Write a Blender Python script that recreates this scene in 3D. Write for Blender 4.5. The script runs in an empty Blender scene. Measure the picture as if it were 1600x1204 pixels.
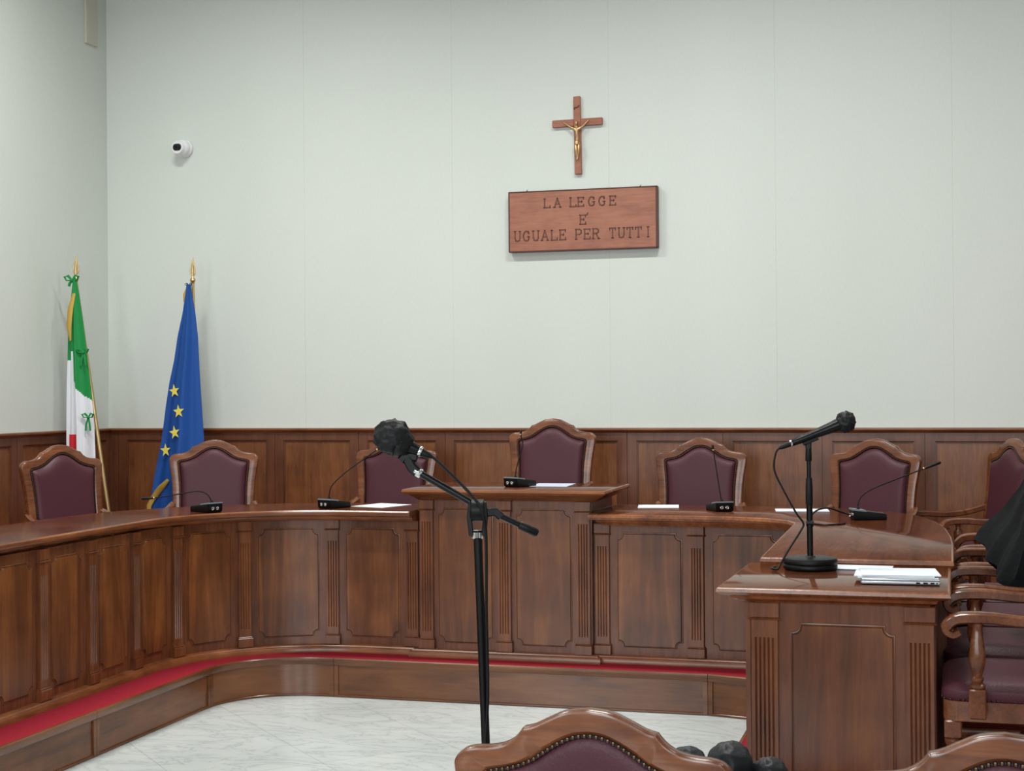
import bpy, bmesh, math, random
from math import sin, cos, pi, radians, sqrt, atan2
from mathutils import Vector, Matrix, noise

random.seed(7)
S = bpy.context.scene
COL = S.collection

# ------------------------------------------------------------------ camera
YAW, ROLL, PITCH = atan2(690, 2400), radians(.45), atan2(6, 2400)
F = Vector((-sin(YAW) * cos(PITCH), cos(YAW) * cos(PITCH), sin(PITCH)))
R = Vector((cos(YAW), sin(YAW), 0))
U = R.cross(F)
R2 = R * cos(ROLL) - U * sin(ROLL)
U2 = U * cos(ROLL) + R * sin(ROLL)
cam = bpy.data.cameras.new('camera')
cam.sensor_width = 36
cam.lens = 54
co = bpy.data.objects.new('camera', cam)
COL.objects.link(co)
m = Matrix((R2, U2, -F)).transposed().to_4x4()
m.translation = Vector((0, 0, 1.55))
co.matrix_world = m
S.camera = co

# ------------------------------------------------------------------ light
S.view_settings.view_transform = 'Standard'
S.view_settings.look = 'None'
S.view_settings.exposure = 0.2
S.view_settings.gamma = 1
S.view_settings.use_curve_mapping = False
w = bpy.data.worlds.new('world')
S.world = w
w.use_nodes = True
w.node_tree.nodes['Background'].inputs[0].default_value = (.75, .85, 1, 1)
w.node_tree.nodes['Background'].inputs[1].default_value = 1.0


def area(name, loc, rot, sx, sy, power, col):
    l = bpy.data.lights.new(name, 'AREA')
    l.shape = 'RECTANGLE'
    l.size, l.size_y, l.energy, l.color = sx, sy, power, col
    o = bpy.data.objects.new(name, l)
    o.location = loc
    o.rotation_euler = rot
    COL.objects.link(o)
    return o


# daylight coming in through the three tall windows behind the camera
WINX = (-4.2, -1.3, 1.6)
for x in WINX:
    area('window_daylight', (x, -3.42, 2.6), (radians(90), 0, 0), 1.3, 2.7, 120, (.93, .98, 1))
# ceiling luminaires
for x in (-4.2, -1.2, 1.8):
    for y in (1.0, 4.4, 7.4):
        area('ceiling_lamp', (x, y, 5.12), (0, 0, 0), 1.2, .3, {1.0: 14, 4.4: 50, 7.4: 74}[y] * (1 if x < 1 else .3), (1, 1, .96)).data.spread = radians(150)


# ------------------------------------------------------------------ materials
def newmat(name):
    mt = bpy.data.materials.new(name)
    mt.use_nodes = True
    nt = mt.node_tree
    return mt, nt, nt.nodes['Principled BSDF']


def srgb(r, g, b):
    f = lambda c: (c / 255 / 12.92) if c <= 10 else ((c / 255 + .055) / 1.055) ** 2.4
    return (f(r), f(g), f(b), 1)


def plain(name, col, rough=.5, metal=0., bump=0., bscale=60, coat=0., spec=.5):
    mt, nt, b = newmat(name)
    b.inputs['Base Color'].default_value = col
    b.inputs['Roughness'].default_value = rough
    b.inputs['Metallic'].default_value = metal
    b.inputs['Coat Weight'].default_value = coat
    b.inputs['Specular IOR Level'].default_value = spec
    tc = nt.nodes.new('ShaderNodeTexCoord')
    n = nt.nodes.new('ShaderNodeTexNoise')
    n.inputs['Scale'].default_value = bscale
    n.inputs['Detail'].default_value = 4
    nt.links.new(tc.outputs['Object'], n.inputs['Vector'])
    mr = nt.nodes.new('ShaderNodeMapRange')
    mr.inputs['To Min'].default_value = max(0, rough - .06)
    mr.inputs['To Max'].default_value = min(1, rough + .06)
    nt.links.new(n.outputs['Fac'], mr.inputs['Value'])
    nt.links.new(mr.outputs['Result'], b.inputs['Roughness'])
    if bump:
        bp = nt.nodes.new('ShaderNodeBump')
        bp.inputs['Strength'].default_value = bump
        bp.inputs['Distance'].default_value = .01
        nt.links.new(n.outputs['Fac'], bp.inputs['Height'])
        nt.links.new(bp.outputs['Normal'], b.inputs['Normal'])
    return mt


def wood(name, dark, mid, light, axis='Z', rough=.27, coat=0, sc=1.0, seed=0, figure=.55, rot=0, spec=.5):
    mt, nt, b = newmat(name)
    dark, mid, light = [(c[0] * .80, c[1] * .72, c[2] * .62, 1) for c in (dark, mid, light)]
    tc = nt.nodes.new('ShaderNodeTexCoord')
    oi = nt.nodes.new('ShaderNodeObjectInfo')
    add = nt.nodes.new('ShaderNodeVectorMath'); add.operation = 'ADD'
    mul = nt.nodes.new('ShaderNodeVectorMath'); mul.operation = 'SCALE'
    cmb = nt.nodes.new('ShaderNodeCombineXYZ')
    for i in range(3):
        nt.links.new(oi.outputs['Random'], cmb.inputs[i])
    nt.links.new(cmb.outputs[0], mul.inputs[0]); mul.inputs['Scale'].default_value = 13.7
    nt.links.new(tc.outputs['Object'], add.inputs[0]); nt.links.new(mul.outputs[0], add.inputs[1])
    mp = nt.nodes.new('ShaderNodeMapping')
    k = {'H': (.13, .13, 1.3), 'X': (.09, 1, 1), 'Y': (1, .09, 1), 'Z': (1, 1, .09)}[axis]
    mp.inputs['Scale'].default_value = k
    mp.inputs['Location'].default_value = (seed, seed * 1.7, seed * .3)
    mp.inputs['Rotation'].default_value = (0, 0, rot)
    nt.links.new(add.outputs[0], mp.inputs['Vector'])
    n1 = nt.nodes.new('ShaderNodeTexNoise')      # broad figure
    n1.inputs['Scale'].default_value = 9 * sc
    n1.inputs['Detail'].default_value = 5
    n1.inputs['Distortion'].default_value = 1.5
    nt.links.new(mp.outputs[0], n1.inputs['Vector'])
    n2 = nt.nodes.new('ShaderNodeTexNoise')      # fine grain
    n2.inputs['Scale'].default_value = 75 * sc
    n2.inputs['Detail'].default_value = 6
    n2.inputs['Roughness'].default_value = .65
    nt.links.new(mp.outputs[0], n2.inputs['Vector'])
    n3 = nt.nodes.new('ShaderNodeTexNoise')      # soft blotches
    n3.inputs['Scale'].default_value = 5 * sc
    n3.inputs['Detail'].default_value = 3
    nt.links.new(add.outputs[0], n3.inputs['Vector'])
    a1 = nt.nodes.new('ShaderNodeMix'); a1.inputs[0].default_value = 1 - figure
    nt.links.new(n1.outputs['Fac'], a1.inputs[2]); nt.links.new(n2.outputs['Fac'], a1.inputs[3])
    a2 = nt.nodes.new('ShaderNodeMix'); a2.inputs[0].default_value = .3
    nt.links.new(a1.outputs[0], a2.inputs[2]); nt.links.new(n3.outputs['Fac'], a2.inputs[3])
    cr = nt.nodes.new('ShaderNodeValToRGB')
    e = cr.color_ramp.elements
    e[0].position, e[0].color = .37, dark
    e[1].position, e[1].color = .63, light
    el = cr.color_ramp.elements.new(.5); el.color = mid
    nt.links.new(a2.outputs[0], cr.inputs[0])
    nt.links.new(cr.outputs[0], b.inputs['Base Color'])
    b.inputs['Roughness'].default_value = rough
    b.inputs['Coat Weight'].default_value = coat
    b.inputs['Coat Roughness'].default_value = .12
    b.inputs['Specular IOR Level'].default_value = spec
    bp = nt.nodes.new('ShaderNodeBump'); bp.inputs['Strength'].default_value = .05; bp.inputs['Distance'].default_value = .003
    nt.links.new(n2.outputs['Fac'], bp.inputs['Height']); nt.links.new(bp.outputs['Normal'], b.inputs['Normal'])
    return mt


WD, WM, WL = srgb(84, 49, 30), srgb(112, 68, 41), srgb(136, 86, 50)
M = {}
M['frame'] = wood('walnut_framing', srgb(86, 50, 33), srgb(110, 66, 43), srgb(130, 82, 54), 'Z', seed=1)
M['rail'] = wood('walnut_rail', srgb(104, 62, 38), srgb(134, 82, 52), srgb(160, 104, 66), 'X', seed=2)  # this and the next two: nosing edge highlights put into the lighter colour
M['railH'] = wood('walnut_bent_rail', srgb(104, 62, 38), srgb(134, 82, 52), srgb(160, 104, 66), 'H', seed=2)
M['railY'] = wood('walnut_rail_lengthwise', srgb(104, 62, 38), srgb(134, 82, 52), srgb(160, 104, 66), 'Y', seed=3)
M['panel'] = wood('walnut_burl_panel', WD, WM, srgb(146, 93, 53), 'Z', sc=.8, seed=4, figure=.75)
M['pil'] = wood('walnut_pilaster', srgb(90, 52, 33), srgb(116, 70, 44), srgb(140, 88, 56), 'Z', seed=5)
M['top'] = wood('polished_walnut_top', srgb(70, 38, 26), srgb(92, 52, 36), srgb(110, 66, 46), 'X', rough=.1, coat=0, seed=6, spec=.5)
M['topY'] = wood('polished_walnut_top_lengthwise', srgb(76, 42, 29), srgb(98, 57, 40), srgb(116, 70, 50), 'Y', rough=.1, coat=0, seed=6, spec=.5)
M['topE'] = wood('end_desk_glossy_top', srgb(82, 50, 36), srgb(104, 64, 46), srgb(122, 78, 58), 'X', rough=.07, coat=0, seed=16, spec=.5)
for q, ior in (('top', 1.09), ('topY', 1.06), ('topE', 1.22)):      # worn varnish on the bench tops, glossier on the end desk
    M[q].node_tree.nodes['Principled BSDF'].inputs['IOR'].default_value = ior
M['wall_panel'] = wood('wainscot_panel_veneer', srgb(96, 58, 34), srgb(126, 80, 48), srgb(146, 98, 60), 'Z', rough=.35, sc=1.2, seed=8, figure=.5)
M['wall_frame'] = wood('wainscot_frame_wood', srgb(86, 50, 34), srgb(108, 67, 45), srgb(124, 80, 55), 'Z', rough=.35, seed=9)
M['step'] = wood('step_riser_wood', srgb(84, 52, 32), srgb(116, 74, 46), srgb(134, 90, 58), 'H', rough=.24, sc=.7, seed=10, figure=.7)
M['stepY'] = wood('step_riser_wood_lengthwise', srgb(84, 52, 32), srgb(110, 70, 44), srgb(128, 86, 56), 'Y', rough=.28, sc=.7, seed=10, figure=.7)
M['chair'] = wood('chair_walnut', srgb(84, 47, 30), srgb(116, 69, 43), srgb(142, 91, 60), 'X', rough=.25, coat=.1, seed=11, sc=1.5)
M['plaque'] = wood('reddish_plaque_wood', srgb(152, 98, 80), srgb(172, 116, 96), srgb(184, 128, 106), 'X', rough=.45, coat=0, seed=12, sc=1.5, figure=.4)
M['plaque_edge'] = plain('dark_plaque_edge', srgb(78, 42, 34), .5)
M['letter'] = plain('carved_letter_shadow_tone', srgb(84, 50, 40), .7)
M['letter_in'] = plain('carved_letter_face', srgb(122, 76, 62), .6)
M['leather'] = plain('burgundy_leather', srgb(72, 34, 44), .45, bump=.12, bscale=180, spec=.3)
M['nail'] = plain('antique_brass_nail', srgb(92, 76, 62), .35, 1)
M['cord'] = plain('dark_trim_cord', srgb(30, 20, 24), .7)
M['gold'] = plain('brass', srgb(204, 176, 124), .42, 1)
M['bronze'] = plain('bronze', srgb(196, 160, 118), .4, 1)
M['black'] = plain('black_plastic', srgb(9, 9, 10), .45, spec=.25)
M['blackmetal'] = plain('black_painted_metal', srgb(7, 7, 8), .3, 0, spec=.25)
M['greyplate'] = plain('grey_plastic_plate', srgb(98, 106, 112), .35)
M['chrome'] = plain('chrome', srgb(210, 210, 210), .15, 1)
M['capcloth'] = plain('black_thin_fabric_cover', srgb(16, 17, 19), .55, bump=.25, bscale=50, spec=.3)
M['robe'] = plain('black_robe_cloth', srgb(10, 11, 14), .8, bump=.3, bscale=40, spec=.15)
M['blackleather'] = plain('soft_black_leather', srgb(18, 21, 24), .45, bump=.15, bscale=90, spec=.3)
M['paper'] = plain('white_paper', srgb(214, 219, 226), .8)
M['paper_grey'] = plain('printed_paper', srgb(180, 186, 204), .8)
M['silver'] = plain('silver_laptop_shell', srgb(190, 194, 200), .35, .6)
M['white'] = plain('white_plastic', srgb(232, 236, 238), .35)
M['lens'] = plain('dark_glass', srgb(16, 18, 24), .08)
M['green'] = plain('green_flag_cloth', srgb(8, 134, 62), .75, bump=.1, bscale=300)
M['white_cloth'] = plain('white_flag_cloth', srgb(222, 226, 232), .75, bump=.1, bscale=300)
M['red'] = plain('red_flag_cloth', srgb(206, 32, 48), .75, bump=.1, bscale=300)
M['blue'] = plain('blue_flag_cloth', srgb(4, 72, 150), .7, bump=.1, bscale=300)
M['navy'] = plain('navy_ribbon', srgb(30, 40, 90), .6)
M['goldcloth'] = plain('gold_fringe', srgb(190, 158, 70), .5, .25, bump=.4, bscale=200)
M['star'] = plain('yellow_star_cloth', srgb(228, 212, 90), .7)
M['trunking'] = plain('cream_plastic_trunking', srgb(196, 196, 180), .5)


def carpet():
    mt, nt, b = newmat('red_carpet')
    tc = nt.nodes.new('ShaderNodeTexCoord')
    n = nt.nodes.new('ShaderNodeTexNoise'); n.inputs['Scale'].default_value = 350; n.inputs['Detail'].default_value = 3
    nt.links.new(tc.outputs['Object'], n.inputs['Vector'])
    cr = nt.nodes.new('ShaderNodeValToRGB')
    cr.color_ramp.elements[0].position = .3; cr.color_ramp.elements[0].color = srgb(112, 22, 34)
    cr.color_ramp.elements[1].position = .7; cr.color_ramp.elements[1].color = srgb(158, 38, 52)
    nt.links.new(n.outputs['Fac'], cr.inputs[0]); nt.links.new(cr.outputs[0], b.inputs['Base Color'])
    b.inputs['Roughness'].default_value = .95
    b.inputs['Specular IOR Level'].default_value = .1
    bp = nt.nodes.new('ShaderNodeBump'); bp.inputs['Strength'].default_value = .4; bp.inputs['Distance'].default_value = .004
    nt.links.new(n.outputs['Fac'], bp.inputs['Height']); nt.links.new(bp.outputs['Normal'], b.inputs['Normal'])
    return mt


def marble():
    mt, nt, b = newmat('white_veined_marble')
    tc = nt.nodes.new('ShaderNodeTexCoord')
    mp = nt.nodes.new('ShaderNodeMapping'); mp.inputs['Rotation'].default_value = (0, 0, radians(35)); mp.inputs['Scale'].default_value = (1, 2.4, 1)
    nt.links.new(tc.outputs['Object'], mp.inputs[0])
    n = nt.nodes.new('ShaderNodeTexNoise'); n.inputs['Scale'].default_value = 2.2; n.inputs['Detail'].default_value = 9
    n.inputs['Roughness'].default_value = .62; n.inputs['Distortion'].default_value = 1.6
    nt.links.new(mp.outputs[0], n.inputs['Vector'])
    cr = nt.nodes.new('ShaderNodeValToRGB')
    e = cr.color_ramp.elements
    e[0].position, e[0].color = .42, srgb(208, 213, 212)
    e[1].position, e[1].color = .60, srgb(208, 213, 212)
    for p, c in ((.485, srgb(200, 206, 206)), (.5, srgb(180, 187, 188)), (.515, srgb(200, 206, 206))):
        x = e.new(p); x.color = c
    nt.links.new(n.outputs['Fac'], cr.inputs[0])
    n2 = nt.nodes.new('ShaderNodeTexNoise'); n2.inputs['Scale'].default_value = 1.3; n2.inputs['Detail'].default_value = 4
    nt.links.new(tc.outputs['Object'], n2.inputs['Vector'])
    mx = nt.nodes.new('ShaderNodeMix'); mx.data_type = 'RGBA'; mx.blend_type = 'MULTIPLY'; mx.inputs[0].default_value = .5
    cr2 = nt.nodes.new('ShaderNodeValToRGB')
    cr2.color_ramp.elements[0].position = .35; cr2.color_ramp.elements[0].color = srgb(222, 225, 224)
    cr2.color_ramp.elements[1].position = .6; cr2.color_ramp.elements[1].color = (1, 1, 1, 1)
    nt.links.new(n2.outputs['Fac'], cr2.inputs[0])
    nt.links.new(cr.outputs[0], mx.inputs[6]); nt.links.new(cr2.outputs[0], mx.inputs[7])
    # slab joints
    br = nt.nodes.new('ShaderNodeTexBrick')
    br.inputs['Scale'].default_value = 1; br.inputs['Brick Width'].default_value = .6; br.inputs['Row Height'].default_value = .6
    br.inputs['Mortar Size'].default_value = .0025; br.offset = 0
    br.inputs['Color1'].default_value = (1, 1, 1, 1); br.inputs['Color2'].default_value = (.93, .94, .94, 1)
    br.inputs['Mortar'].default_value = (.6, .62, .62, 1)
    mp2 = nt.nodes.new('ShaderNodeMapping'); mp2.inputs['Rotation'].default_value = (0, 0, radians(45))
    nt.links.new(tc.outputs['Object'], mp2.inputs[0]); nt.links.new(mp2.outputs[0], br.inputs['Vector'])
    m2 = nt.nodes.new('ShaderNodeMix'); m2.data_type = 'RGBA'; m2.blend_type = 'MULTIPLY'; m2.inputs[0].default_value = .6
    nt.links.new(mx.outputs[2], m2.inputs[6]); nt.links.new(br.outputs['Color'], m2.inputs[7])
    nt.links.new(m2.outputs[2], b.inputs['Base Color'])
    b.inputs['Roughness'].default_value = .16
    return mt


def wallpaper(name, seams):
    mt, nt, b = newmat(name)
    tc = nt.nodes.new('ShaderNodeTexCoord')
    sp = nt.nodes.new('ShaderNodeSeparateXYZ'); nt.links.new(tc.outputs['Object'], sp.inputs[0])
    # woven texture
    mp = nt.nodes.new('ShaderNodeMapping'); mp.inputs['Scale'].default_value = (140, 140, 30)
    nt.links.new(tc.outputs['Object'], mp.inputs[0])
    n = nt.nodes.new('ShaderNodeTexNoise'); n.inputs['Scale'].default_value = 1; n.inputs['Detail'].default_value = 3
    nt.links.new(mp.outputs[0], n.inputs['Vector'])
    mp3 = nt.nodes.new('ShaderNodeMapping'); mp3.inputs['Scale'].default_value = (1.2, 1.2, .3)
    nt.links.new(tc.outputs['Object'], mp3.inputs[0])
    n3 = nt.nodes.new('ShaderNodeTexNoise'); n3.inputs['Scale'].default_value = 1; n3.inputs['Detail'].default_value = 2
    nt.links.new(mp3.outputs[0], n3.inputs['Vector'])
    av = nt.nodes.new('ShaderNodeMix'); av.inputs[0].default_value = .5
    nt.links.new(n.outputs['Fac'], av.inputs[2]); nt.links.new(n3.outputs['Fac'], av.inputs[3])
    cr = nt.nodes.new('ShaderNodeValToRGB')
    cr.color_ramp.elements[0].position = .3; cr.color_ramp.elements[0].color = srgb(206, 213, 206)
    cr.color_ramp.elements[1].position = .7; cr.color_ramp.elements[1].color = srgb(214, 220, 214)
    nt.links.new(av.outputs[0], cr.inputs[0])
    outc = cr.outputs[0]
    if seams:
        ad = nt.nodes.new('ShaderNodeMath'); ad.operation = 'ADD'; ad.inputs[1].default_value = 10.866
        nt.links.new(sp.outputs[0], ad.inputs[0])
        md = nt.nodes.new('ShaderNodeMath'); md.operation = 'MODULO'; md.inputs[1].default_value = 1.0866
        nt.links.new(ad.outputs[0], md.inputs[0])
        lt = nt.nodes.new('ShaderNodeMath'); lt.operation = 'LESS_THAN'; lt.inputs[1].default_value = .006
        nt.links.new(md.outputs[0], lt.inputs[0])
        mz = nt.nodes.new('ShaderNodeTexNoise'); mz.inputs['Scale'].default_value = .9
        nt.links.new(tc.outputs['Object'], mz.inputs['Vector'])
        ml = nt.nodes.new('ShaderNodeMath'); ml.operation = 'MULTIPLY'
        gt = nt.nodes.new('ShaderNodeMath'); gt.operation = 'GREATER_THAN'; gt.inputs[1].default_value = -5.0
        nt.links.new(sp.outputs[0], gt.inputs[0])
        m0 = nt.nodes.new('ShaderNodeMath'); m0.operation = 'MULTIPLY'
        nt.links.new(lt.outputs[0], m0.inputs[0]); nt.links.new(gt.outputs[0], m0.inputs[1])
        nt.links.new(m0.outputs[0], ml.inputs[0]); nt.links.new(mz.outputs['Fac'], ml.inputs[1])
        mx = nt.nodes.new('ShaderNodeMix'); mx.data_type = 'RGBA'
        nt.links.new(ml.outputs[0], mx.inputs[0]); nt.links.new(outc, mx.inputs[6]); mx.inputs[7].default_value = srgb(198, 202, 193)
        outc = mx.outputs[2]
    nt.links.new(outc, b.inputs['Base Color'])
    b.inputs['Roughness'].default_value = .85
    b.inputs['Specular IOR Level'].default_value = .25
    return mt


M['carpet'] = carpet()
M['marble'] = marble()
M['wall'] = wallpaper('cream_woven_wallpaper', True)
M['wall2'] = wallpaper('cream_woven_wallpaper_plain', False)
M['ceiling'] = plain('ceiling_paint', srgb(132, 132, 128), .9)
M['rearwood'] = M['wall_frame']  # unseen rear wall, dark wood assumed to cut the haze in reflections


# ------------------------------------------------------------------ builders
class MB:
    def __init__(s):
        s.v, s.f, s.mi = [], [], []

    def add(s, vs, fs, mi=0):
        o = len(s.v)
        s.v += [tuple(v) for v in vs]
        s.f += [tuple(i + o for i in f) for f in fs]
        s.mi += [mi] * len(fs)

    def box(s, x0, x1, y0, y1, z0, z1, bev=0, mi=0, tf=None):
        b = min(bev, abs(x1 - x0) * .45, abs(y1 - y0) * .45, abs(z1 - z0) * .45)
        if b <= 0:
            vs = [(x, y, z) for z in (z0, z1) for x, y in ((x0, y0), (x1, y0), (x1, y1), (x0, y1))]
            fs = [(3, 2, 1, 0), (4, 5, 6, 7), (0, 1, 5, 4), (1, 2, 6, 5), (2, 3, 7, 6), (3, 0, 4, 7)]
            if tf: vs = [tf(v) for v in vs]
            s.add(vs, fs, mi)
            return
        def ring(z, i):
            a, c, d, e = x0 + i, x1 - i, y0 + i, y1 - i
            return [(a + b, d, z), (c - b, d, z), (c, d + b, z), (c, e - b, z), (c - b, e, z), (a + b, e, z), (a, e - b, z), (a, d + b, z)]
        rs = [ring(z0, b * .999 if False else b), ring(z0 + b, 0), ring(z1 - b, 0), ring(z1, b)]
        # shrunken end rings keep the 8-gon valid
        for k in (0, 3):
            z = rs[k][0][2]
            a, c, d, e = x0 + b, x1 - b, y0 + b, y1 - b
            t = b * .4
            rs[k] = [(a + t, d, z), (c - t, d, z), (c, d + t, z), (c, e - t, z), (c - t, e, z), (a + t, e, z), (a, e - t, z), (a, d + t, z)]
        if tf: rs = [[tf(v) for v in r] for r in rs]
        s.loft(rs, True, True, mi)

    def loft(s, rings, closed=True, caps=True, mi=0):
        n = len(rings[0])
        vs = [v for r in rings for v in r]
        fs = []
        for i in range(len(rings) - 1):
            for j in range(n if closed else n - 1):
                k = (j + 1) % n
                fs.append((i * n + j, i * n + k, (i + 1) * n + k, (i + 1) * n + j))
        if caps:
            fs.append(tuple(range(n - 1, -1, -1)))
            fs.append(tuple((len(rings) - 1) * n + j for j in range(n)))
        s.add(vs, fs, mi)

    def tube(s, pts, rad, n=10, mi=0, caps=True, flat=1.0, up=None):
        pts = [Vector(p) for p in pts]
        if not isinstance(rad, (list, tuple)): rad = [rad] * len(pts)
        rings = []
        t0 = (pts[1] - pts[0]).normalized()
        nn = Vector(up) if up else (Vector((0, 0, 1)) if abs(t0.z) < .9 else Vector((1, 0, 0)))
        nn = (nn - t0 * nn.dot(t0)).normalized()
        for i, p in enumerate(pts):
            a = pts[max(0, i - 1)]; b = pts[min(len(pts) - 1, i + 1)]
            t = (b - a).normalized()
            nn = (nn - t * nn.dot(t)).normalized()
            bb = t.cross(nn)
            rings.append([p + (nn * cos(2 * pi * k / n) + bb * (sin(2 * pi * k / n) * flat)) * rad[i] for k in range(n)])
        s.loft(rings, True, caps, mi)

    def bar(s, pts, hw, hh, up=(0, 0, 1), mi=0, side=None):
        """rounded rectangular bar along pts; hw across, hh along up (numbers or lists)"""
        pts = [Vector(p) for p in pts]
        rings = []
        for i, p in enumerate(pts):
            t = (pts[min(len(pts) - 1, i + 1)] - pts[max(0, i - 1)]).normalized()
            if side:
                q = Vector(side); q = (q - t * q.dot(t)).normalized(); u = q.cross(t)
            else:
                u = Vector(up); u = (u - t * u.dot(t)).normalized(); q = t.cross(u)
            a = hw[i] if isinstance(hw, list) else hw
            b = hh[i] if isinstance(hh, list) else hh
            c = .35
            rings.append([p + q * x * a + u * z * b for x, z in ((-1, -1 + c), (-1 + c, -1), (1 - c, -1), (1, -1 + c), (1, 1 - c), (1 - c, 1), (-1 + c, 1), (-1, 1 - c))])
        s.loft(rings, True, True, mi)

    def lathe(s, c, prof, n=20, axis=(0, 0, 1), mi=0):
        """prof: list of (radius, height) along axis from point c"""
        ax = Vector(axis).normalized()
        q = Vector((1, 0, 0)) if abs(ax.x) < .9 else Vector((0, 1, 0))
        q = (q - ax * q.dot(ax)).normalized(); r = ax.cross(q)
        c = Vector(c)
        rings = [[c + ax * h + (q * cos(2 * pi * k / n) + r * sin(2 * pi * k / n)) * max(rr, 1e-4) for k in range(n)] for rr, h in prof]
        s.loft(rings, True, True, mi)

    def sphere(s, c, r, n=14, sc=(1, 1, 1), f=None, mi=0):
        c = Vector(c)
        rings = []
        m = max(4, n // 2 + 1)
        for i in range(m + 1):
            th = pi * i / m
            ring = []
            for k in range(n):
                d = Vector((sin(th) * cos(2 * pi * k / n), sin(th) * sin(2 * pi * k / n), cos(th)))
                if i in (0, m): d = Vector((0.002 * cos(2 * pi * k / n), 0.002 * sin(2 * pi * k / n), 1 if i == 0 else -1))
                rr = r * (f(d) if f else 1)
                ring.append(c + Vector((d.x * sc[0], d.y * sc[1], d.z * sc[2])) * rr)
            rings.append(ring)
        s.loft(rings, True, True, mi)

    def build(s, name, mat, parent=None, world=False, smooth=True, angle=38, topmat=None):
        me = bpy.data.meshes.new(name)
        vs = s.v
        if world and parent is not None:
            q = parent
            while q.parent is not None: q = q.parent
            o = ORG[q.name]
            vs = [(x - o[0], y - o[1], z - o[2]) for x, y, z in vs]
        me.from_pydata(vs, [], s.f)
        mats = mat if isinstance(mat, (list, tuple)) else [mat]
        for q in mats: me.materials.append(q)
        for i, p in enumerate(me.polygons): p.material_index = s.mi[i]
        bm = bmesh.new(); bm.from_mesh(me)
        bmesh.ops.recalc_face_normals(bm, faces=bm.faces)
        bm.to_mesh(me); bm.free()
        if topmat:
            me.materials.append(topmat)
            for p in me.polygons:
                if p.normal.z > .97 and p.area > .01: p.material_index = 1
        if smooth:
            for p in me.polygons: p.use_smooth = True
            me.set_sharp_from_angle(angle=radians(angle))
        o = bpy.data.objects.new(name, me)
        COL.objects.link(o)
        if parent is not None: o.parent = parent
        return o


ORG = {}


def thing(name, label, cat, loc=(0, 0, 0), rz=0, group=None):
    o = bpy.data.objects.new(name, None)
    COL.objects.link(o)
    o.empty_display_size = .1
    o.location = loc
    o.rotation_euler = (0, 0, rz)
    ORG[o.name] = loc
    return tag(o, label, cat, group)


def tag(o, label, cat, group=None):
    o['label'] = label
    o['category'] = cat
    if group: o['group'] = group
    return o


def struct(o, label=None):
    o['kind'] = 'structure'
    if label: o['label'] = label
    return o


def copy_tree(o, parent=None):
    c = o.copy()
    COL.objects.link(c)
    if parent is not None: c.parent = parent
    for ch in [x for x in bpy.data.objects if x.parent == o]:
        copy_tree(ch, c)
    return c


def catmull(pts, n=4, closed=False):
    out = []
    N = len(pts)
    for i in range(N if closed else N - 1):
        g = lambda j: Vector(pts[j % N] if closed else pts[max(0, min(N - 1, j))])
        p0, p1, p2, p3 = g(i - 1), g(i), g(i + 1), g(i + 2)
        for k in range(n):
            t = k / n
            out.append(.5 * ((2 * p1) + (p2 - p0) * t + (2 * p0 - 5 * p1 + 4 * p2 - p3) * t * t + (3 * p1 - p0 - 3 * p2 + p3) * t ** 3))
    if not closed: out.append(Vector(pts[-1]))
    return out


class Path:
    """plan path; at(s, d) gives the point d in front (right-hand side of travel)"""
    def __init__(s, pts):
        s.p = [Vector((a, b)) for a, b in pts]
        s.L = [0]
        for i in range(1, len(s.p)): s.L.append(s.L[-1] + (s.p[i] - s.p[i - 1]).length)
        s.n = []
        for i in range(len(s.p)):
            ds = []
            if i > 0: ds.append((s.p[i] - s.p[i - 1]).normalized())
            if i < len(s.p) - 1: ds.append((s.p[i + 1] - s.p[i]).normalized())
            ns = [Vector((d.y, -d.x)) for d in ds]
            a = sum(ns, Vector((0, 0))).normalized()
            s.n.append(a / max(.3, a.dot(ns[0])))

    def at(s, t, d=0):
        i = 0
        while i < len(s.L) - 2 and s.L[i + 1] < t: i += 1
        k = (t - s.L[i]) / (s.L[i + 1] - s.L[i])
        q = s.p[i].lerp(s.p[i + 1], k) + s.n[i].lerp(s.n[i + 1], k) * d
        return q.x, q.y

    def stations(s, a, b, step=.05):
        st = [a] + [l for l in s.L if a + .004 < l < b - .004] + [b]
        return st


def sweep(mb, path, prof, a=None, b=None, mi=0):
    a = 0 if a is None else a
    b = path.L[-1] if b is None else b
    rings = []
    for t in path.stations(a, b):
        rings.append([(*path.at(t, d), z) for d, z in prof])
    mb.loft(rings, True, True, mi)


def sbox(mb, path, s0, s1, z0, z1, d0, d1, ch=.003):
    sweep(mb, path, [(d0, z0), (d1 - ch, z0), (d1, z0 + ch), (d1, z1 - ch), (d1 - ch, z1), (d0, z1)], s0, s1)


def arc(cx, cy, r, a0, a1, n=14):
    return [(cx + r * cos(radians(a0 + (a1 - a0) * i / n)), cy + r * sin(radians(a0 + (a1 - a0) * i / n))) for i in range(n + 1)]


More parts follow.
